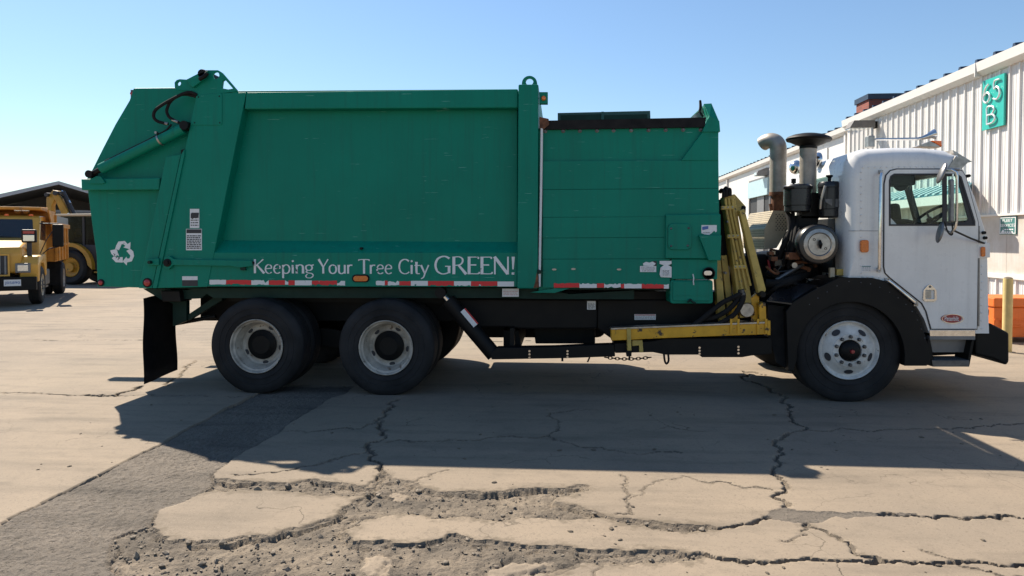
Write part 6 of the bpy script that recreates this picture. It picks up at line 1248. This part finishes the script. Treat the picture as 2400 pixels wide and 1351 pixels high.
BY, BZ = 0.40, 0.42
bmk = yprism('boom', [(-1.0, 1.25), (-0.72, 1.45), (-0.98, 2.15), (-1.42, 2.95), (-1.66, 3.12), (-1.72, 2.98), (-1.50, 2.55), (-1.22, 1.95)], -0.14, 0.14, 'cat_yellow', K, 0.02)
tube('boom_cylinder', [(0.0, -0.75, 1.9), (0.0, -1.38, 3.14)], 0.07, 'ink', bmk); tube('boom_rod', [(0.0, -1.1, 2.7), (0.0, -1.45, 3.18)], 0.04, 'chrome', bmk); text_on('maker_lettering', 'CAT', (0.142, -1.16, 2.28), Vector((0, 0.36, -0.93)).normalized(), Vector((0, 0.93, 0.36)).normalized(), 0.42, 0.17, 'decal', bmk, 0.02)
yprism('stick', [(-1.50, 3.16), (-1.75, 3.20), (-2.02, 2.9), (-2.05, 1.4), (-1.9, 0.9), (-1.75, 0.9), (-1.80, 2.6)], -0.10, 0.10, 'cat_yellow', bmk, 0.015); lathe('boom_pin', [(0, -0.2), (0.09, -0.2), (0.09, 0.2), (0, 0.2)], (0, -1.58, 3.08), 'ink', bmk, (1, 0, 0), 14); lathe('boom_pin', [(0, -0.2), (0.08, -0.2), (0.08, 0.2), (0, 0.2)], (0, -1.95, 3.02), 'ink', bmk, (1, 0, 0), 14)
yprism('bucket', [(-2.2, 0.9), (-1.6, 0.9), (-1.35, 0.5), (-1.5, 0.2), (-2.0, 0.15), (-1.75, 0.35), (-1.7, 0.6), (-2.1, 0.75)], -0.3, 0.3, 'ink', bmk)
tube('boom_hose', [(0.12, -0.9, 1.6), (0.14, -1.0, 2.3), (0.12, -1.25, 2.85), (0.1, -1.5, 3.1)], 0.025, 'rubber', bmk, n=6, curve=4)
for o_ in [bmk] + list(bmk.children): o_.data.transform(Matrix.Translation((0, BY, BZ)))
box('boom_base', (-0.12, -0.95, 1.2), (0.12, -0.45, 1.95), 'cat_yellow', K, 0.03)
box('loader_bucket', (-1.1, 3.4, 0.1), (1.1, 4.1, 0.9), 'cat_yellow', K, 0.05); yprism('loader_arm', [(1.2, 1.5), (1.4, 1.6), (3.5, 0.7), (3.4, 0.5)], -0.75, -0.6, 'cat_yellow', K); yprism('loader_arm', [(1.2, 1.5), (1.4, 1.6), (3.5, 0.7), (3.4, 0.5)], 0.6, 0.75, 'cat_yellow', K)

# ------------------------------------------------------------------ open steel shed and trees far left
dS = 44.0; pk = CAM + (_fw + _rt * ((140 - CX) / F)) * dS; pk.z = 0
ang = math.atan2(-( -0.42), 0.90)
Sd = thing('open_shed', 'open grey steel shed with low gable roof behind the parked machines', 'shed', pk, None, R(38.5), True)      # local +Y away, X along the gable
RH, EH, HW, LD = 5.36, 3.62, 5.4, 13.0
for s in (-1, 1):
    from_bm('roof_slope', bm_prism([(0, 0, RH), (s * (HW + 0.4), 0, EH - 0.09), (s * (HW + 0.4), 0, EH - 0.02), (0, 0, RH + 0.07)], (0, LD, 0)), 'shed_roof', Sd); from_bm('gable_trim', bm_prism([(0, -0.06, RH - 0.12), (s * (HW + 0.42), -0.06, EH - 0.22), (s * (HW + 0.42), -0.06, EH + 0.03), (0, -0.06, RH + 0.10)], (0, 0.05, 0)), 'shed_trim', Sd)
    for k in range(5): y = 0.3 + k * (LD - 0.6) / 4; box('post', (s * HW - 0.09, y - 0.09, 0), (s * HW + 0.09, y + 0.09, EH - 0.1), 'shed_trim', Sd); tube('knee_brace', [(s * HW, y, EH - 1.2), (s * (HW - 1.2), y, EH + 0.1)], 0.05, 'shed_trim', Sd, n=6)
for k in range(5):
    y = 0.3 + k * (LD - 0.6) / 4; box('truss_chord', (-HW, y - 0.05, EH - 0.14), (HW, y + 0.05, EH), 'grey_metal', Sd)
from_bm('added_back_wall', bm_prism([(-HW, LD - 0.1, 0), (HW, LD - 0.1, 0), (HW, LD - 0.1, EH), (0, LD - 0.1, RH + 0.02), (-HW, LD - 0.1, EH)], (0, 0.05, 0)), 'grey_metal', Sd); box('side_wall', (HW + 0.1, 0.3, 0), (HW + 0.15, LD, EH - 0.12), 'grey_metal', Sd); box('side_wall', (-HW - 0.15, 0.3, 0), (-HW - 0.1, LD, EH - 0.12), 'grey_metal', Sd)  # back wall added to keep the inside of the shed dark
def tree(px, d, top, spread, seed, label):
    rg = np.random.default_rng(seed); p = CAM + (_fw + _rt * ((px - CX) / F)) * d; p.z = 0; Tn = thing('tree', label, 'tree', p, 'trees beyond the shed', 0, True)
    bm = bm_tube([(0, 0, 0), (0.05, 0, top * 0.35), (-0.05, 0.05, top * 0.62), (0.02, 0, top * 0.9)], [0.16, 0.13, 0.09, 0.03], 8); tips = []
    for k in range(14):
        h = top * rg.uniform(0.35, 0.85); a = rg.uniform(0, 6.28); L = spread * rg.uniform(0.5, 1.0) * (1.15 - h / top * 0.6); e = (math.cos(a) * L, math.sin(a) * L, h + L * rg.uniform(0.4, 0.9)); bm_tube([(0, 0, h), (e[0] * .5, e[1] * .5, h + (e[2] - h) * .6), e], [0.06, 0.04, 0.015], 5, bm); tips.append(e); tips.append((e[0] * .6, e[1] * .6, h + (e[2] - h) * .65))
    from_bm('trunk', bm, 'bark', Tn); vs_ = []; fs_ = []
    for e in tips:
        for k in range(150):
            c = np.array(e) + rg.normal(0, spread * 0.17, 3); q1 = rg.normal(0, 1, 3); q1 /= np.linalg.norm(q1); q2 = np.cross(q1, rg.normal(0, 1, 3)); q2 /= np.linalg.norm(q2); sz = rg.uniform(0.05, 0.11); b = len(vs_)
            vs_ += [tuple(c - q1 * sz), tuple(c + q2 * sz * 0.5), tuple(c + q1 * sz), tuple(c - q2 * sz * 0.5)]; fs_.append((b, b + 1, b + 2, b + 3))
    me = bpy.data.meshes.new('crown'); me.from_pydata(vs_, [], fs_); link('crown', me, 'leaf', Tn)
tree(8, 66, 6.0, 2.0, 1, 'broader leafy tree rising behind the low eave of the open shed'); tree(36, 70, 5.7, 1.5, 2, 'smaller thin tree showing above the sloping shed roof edge')
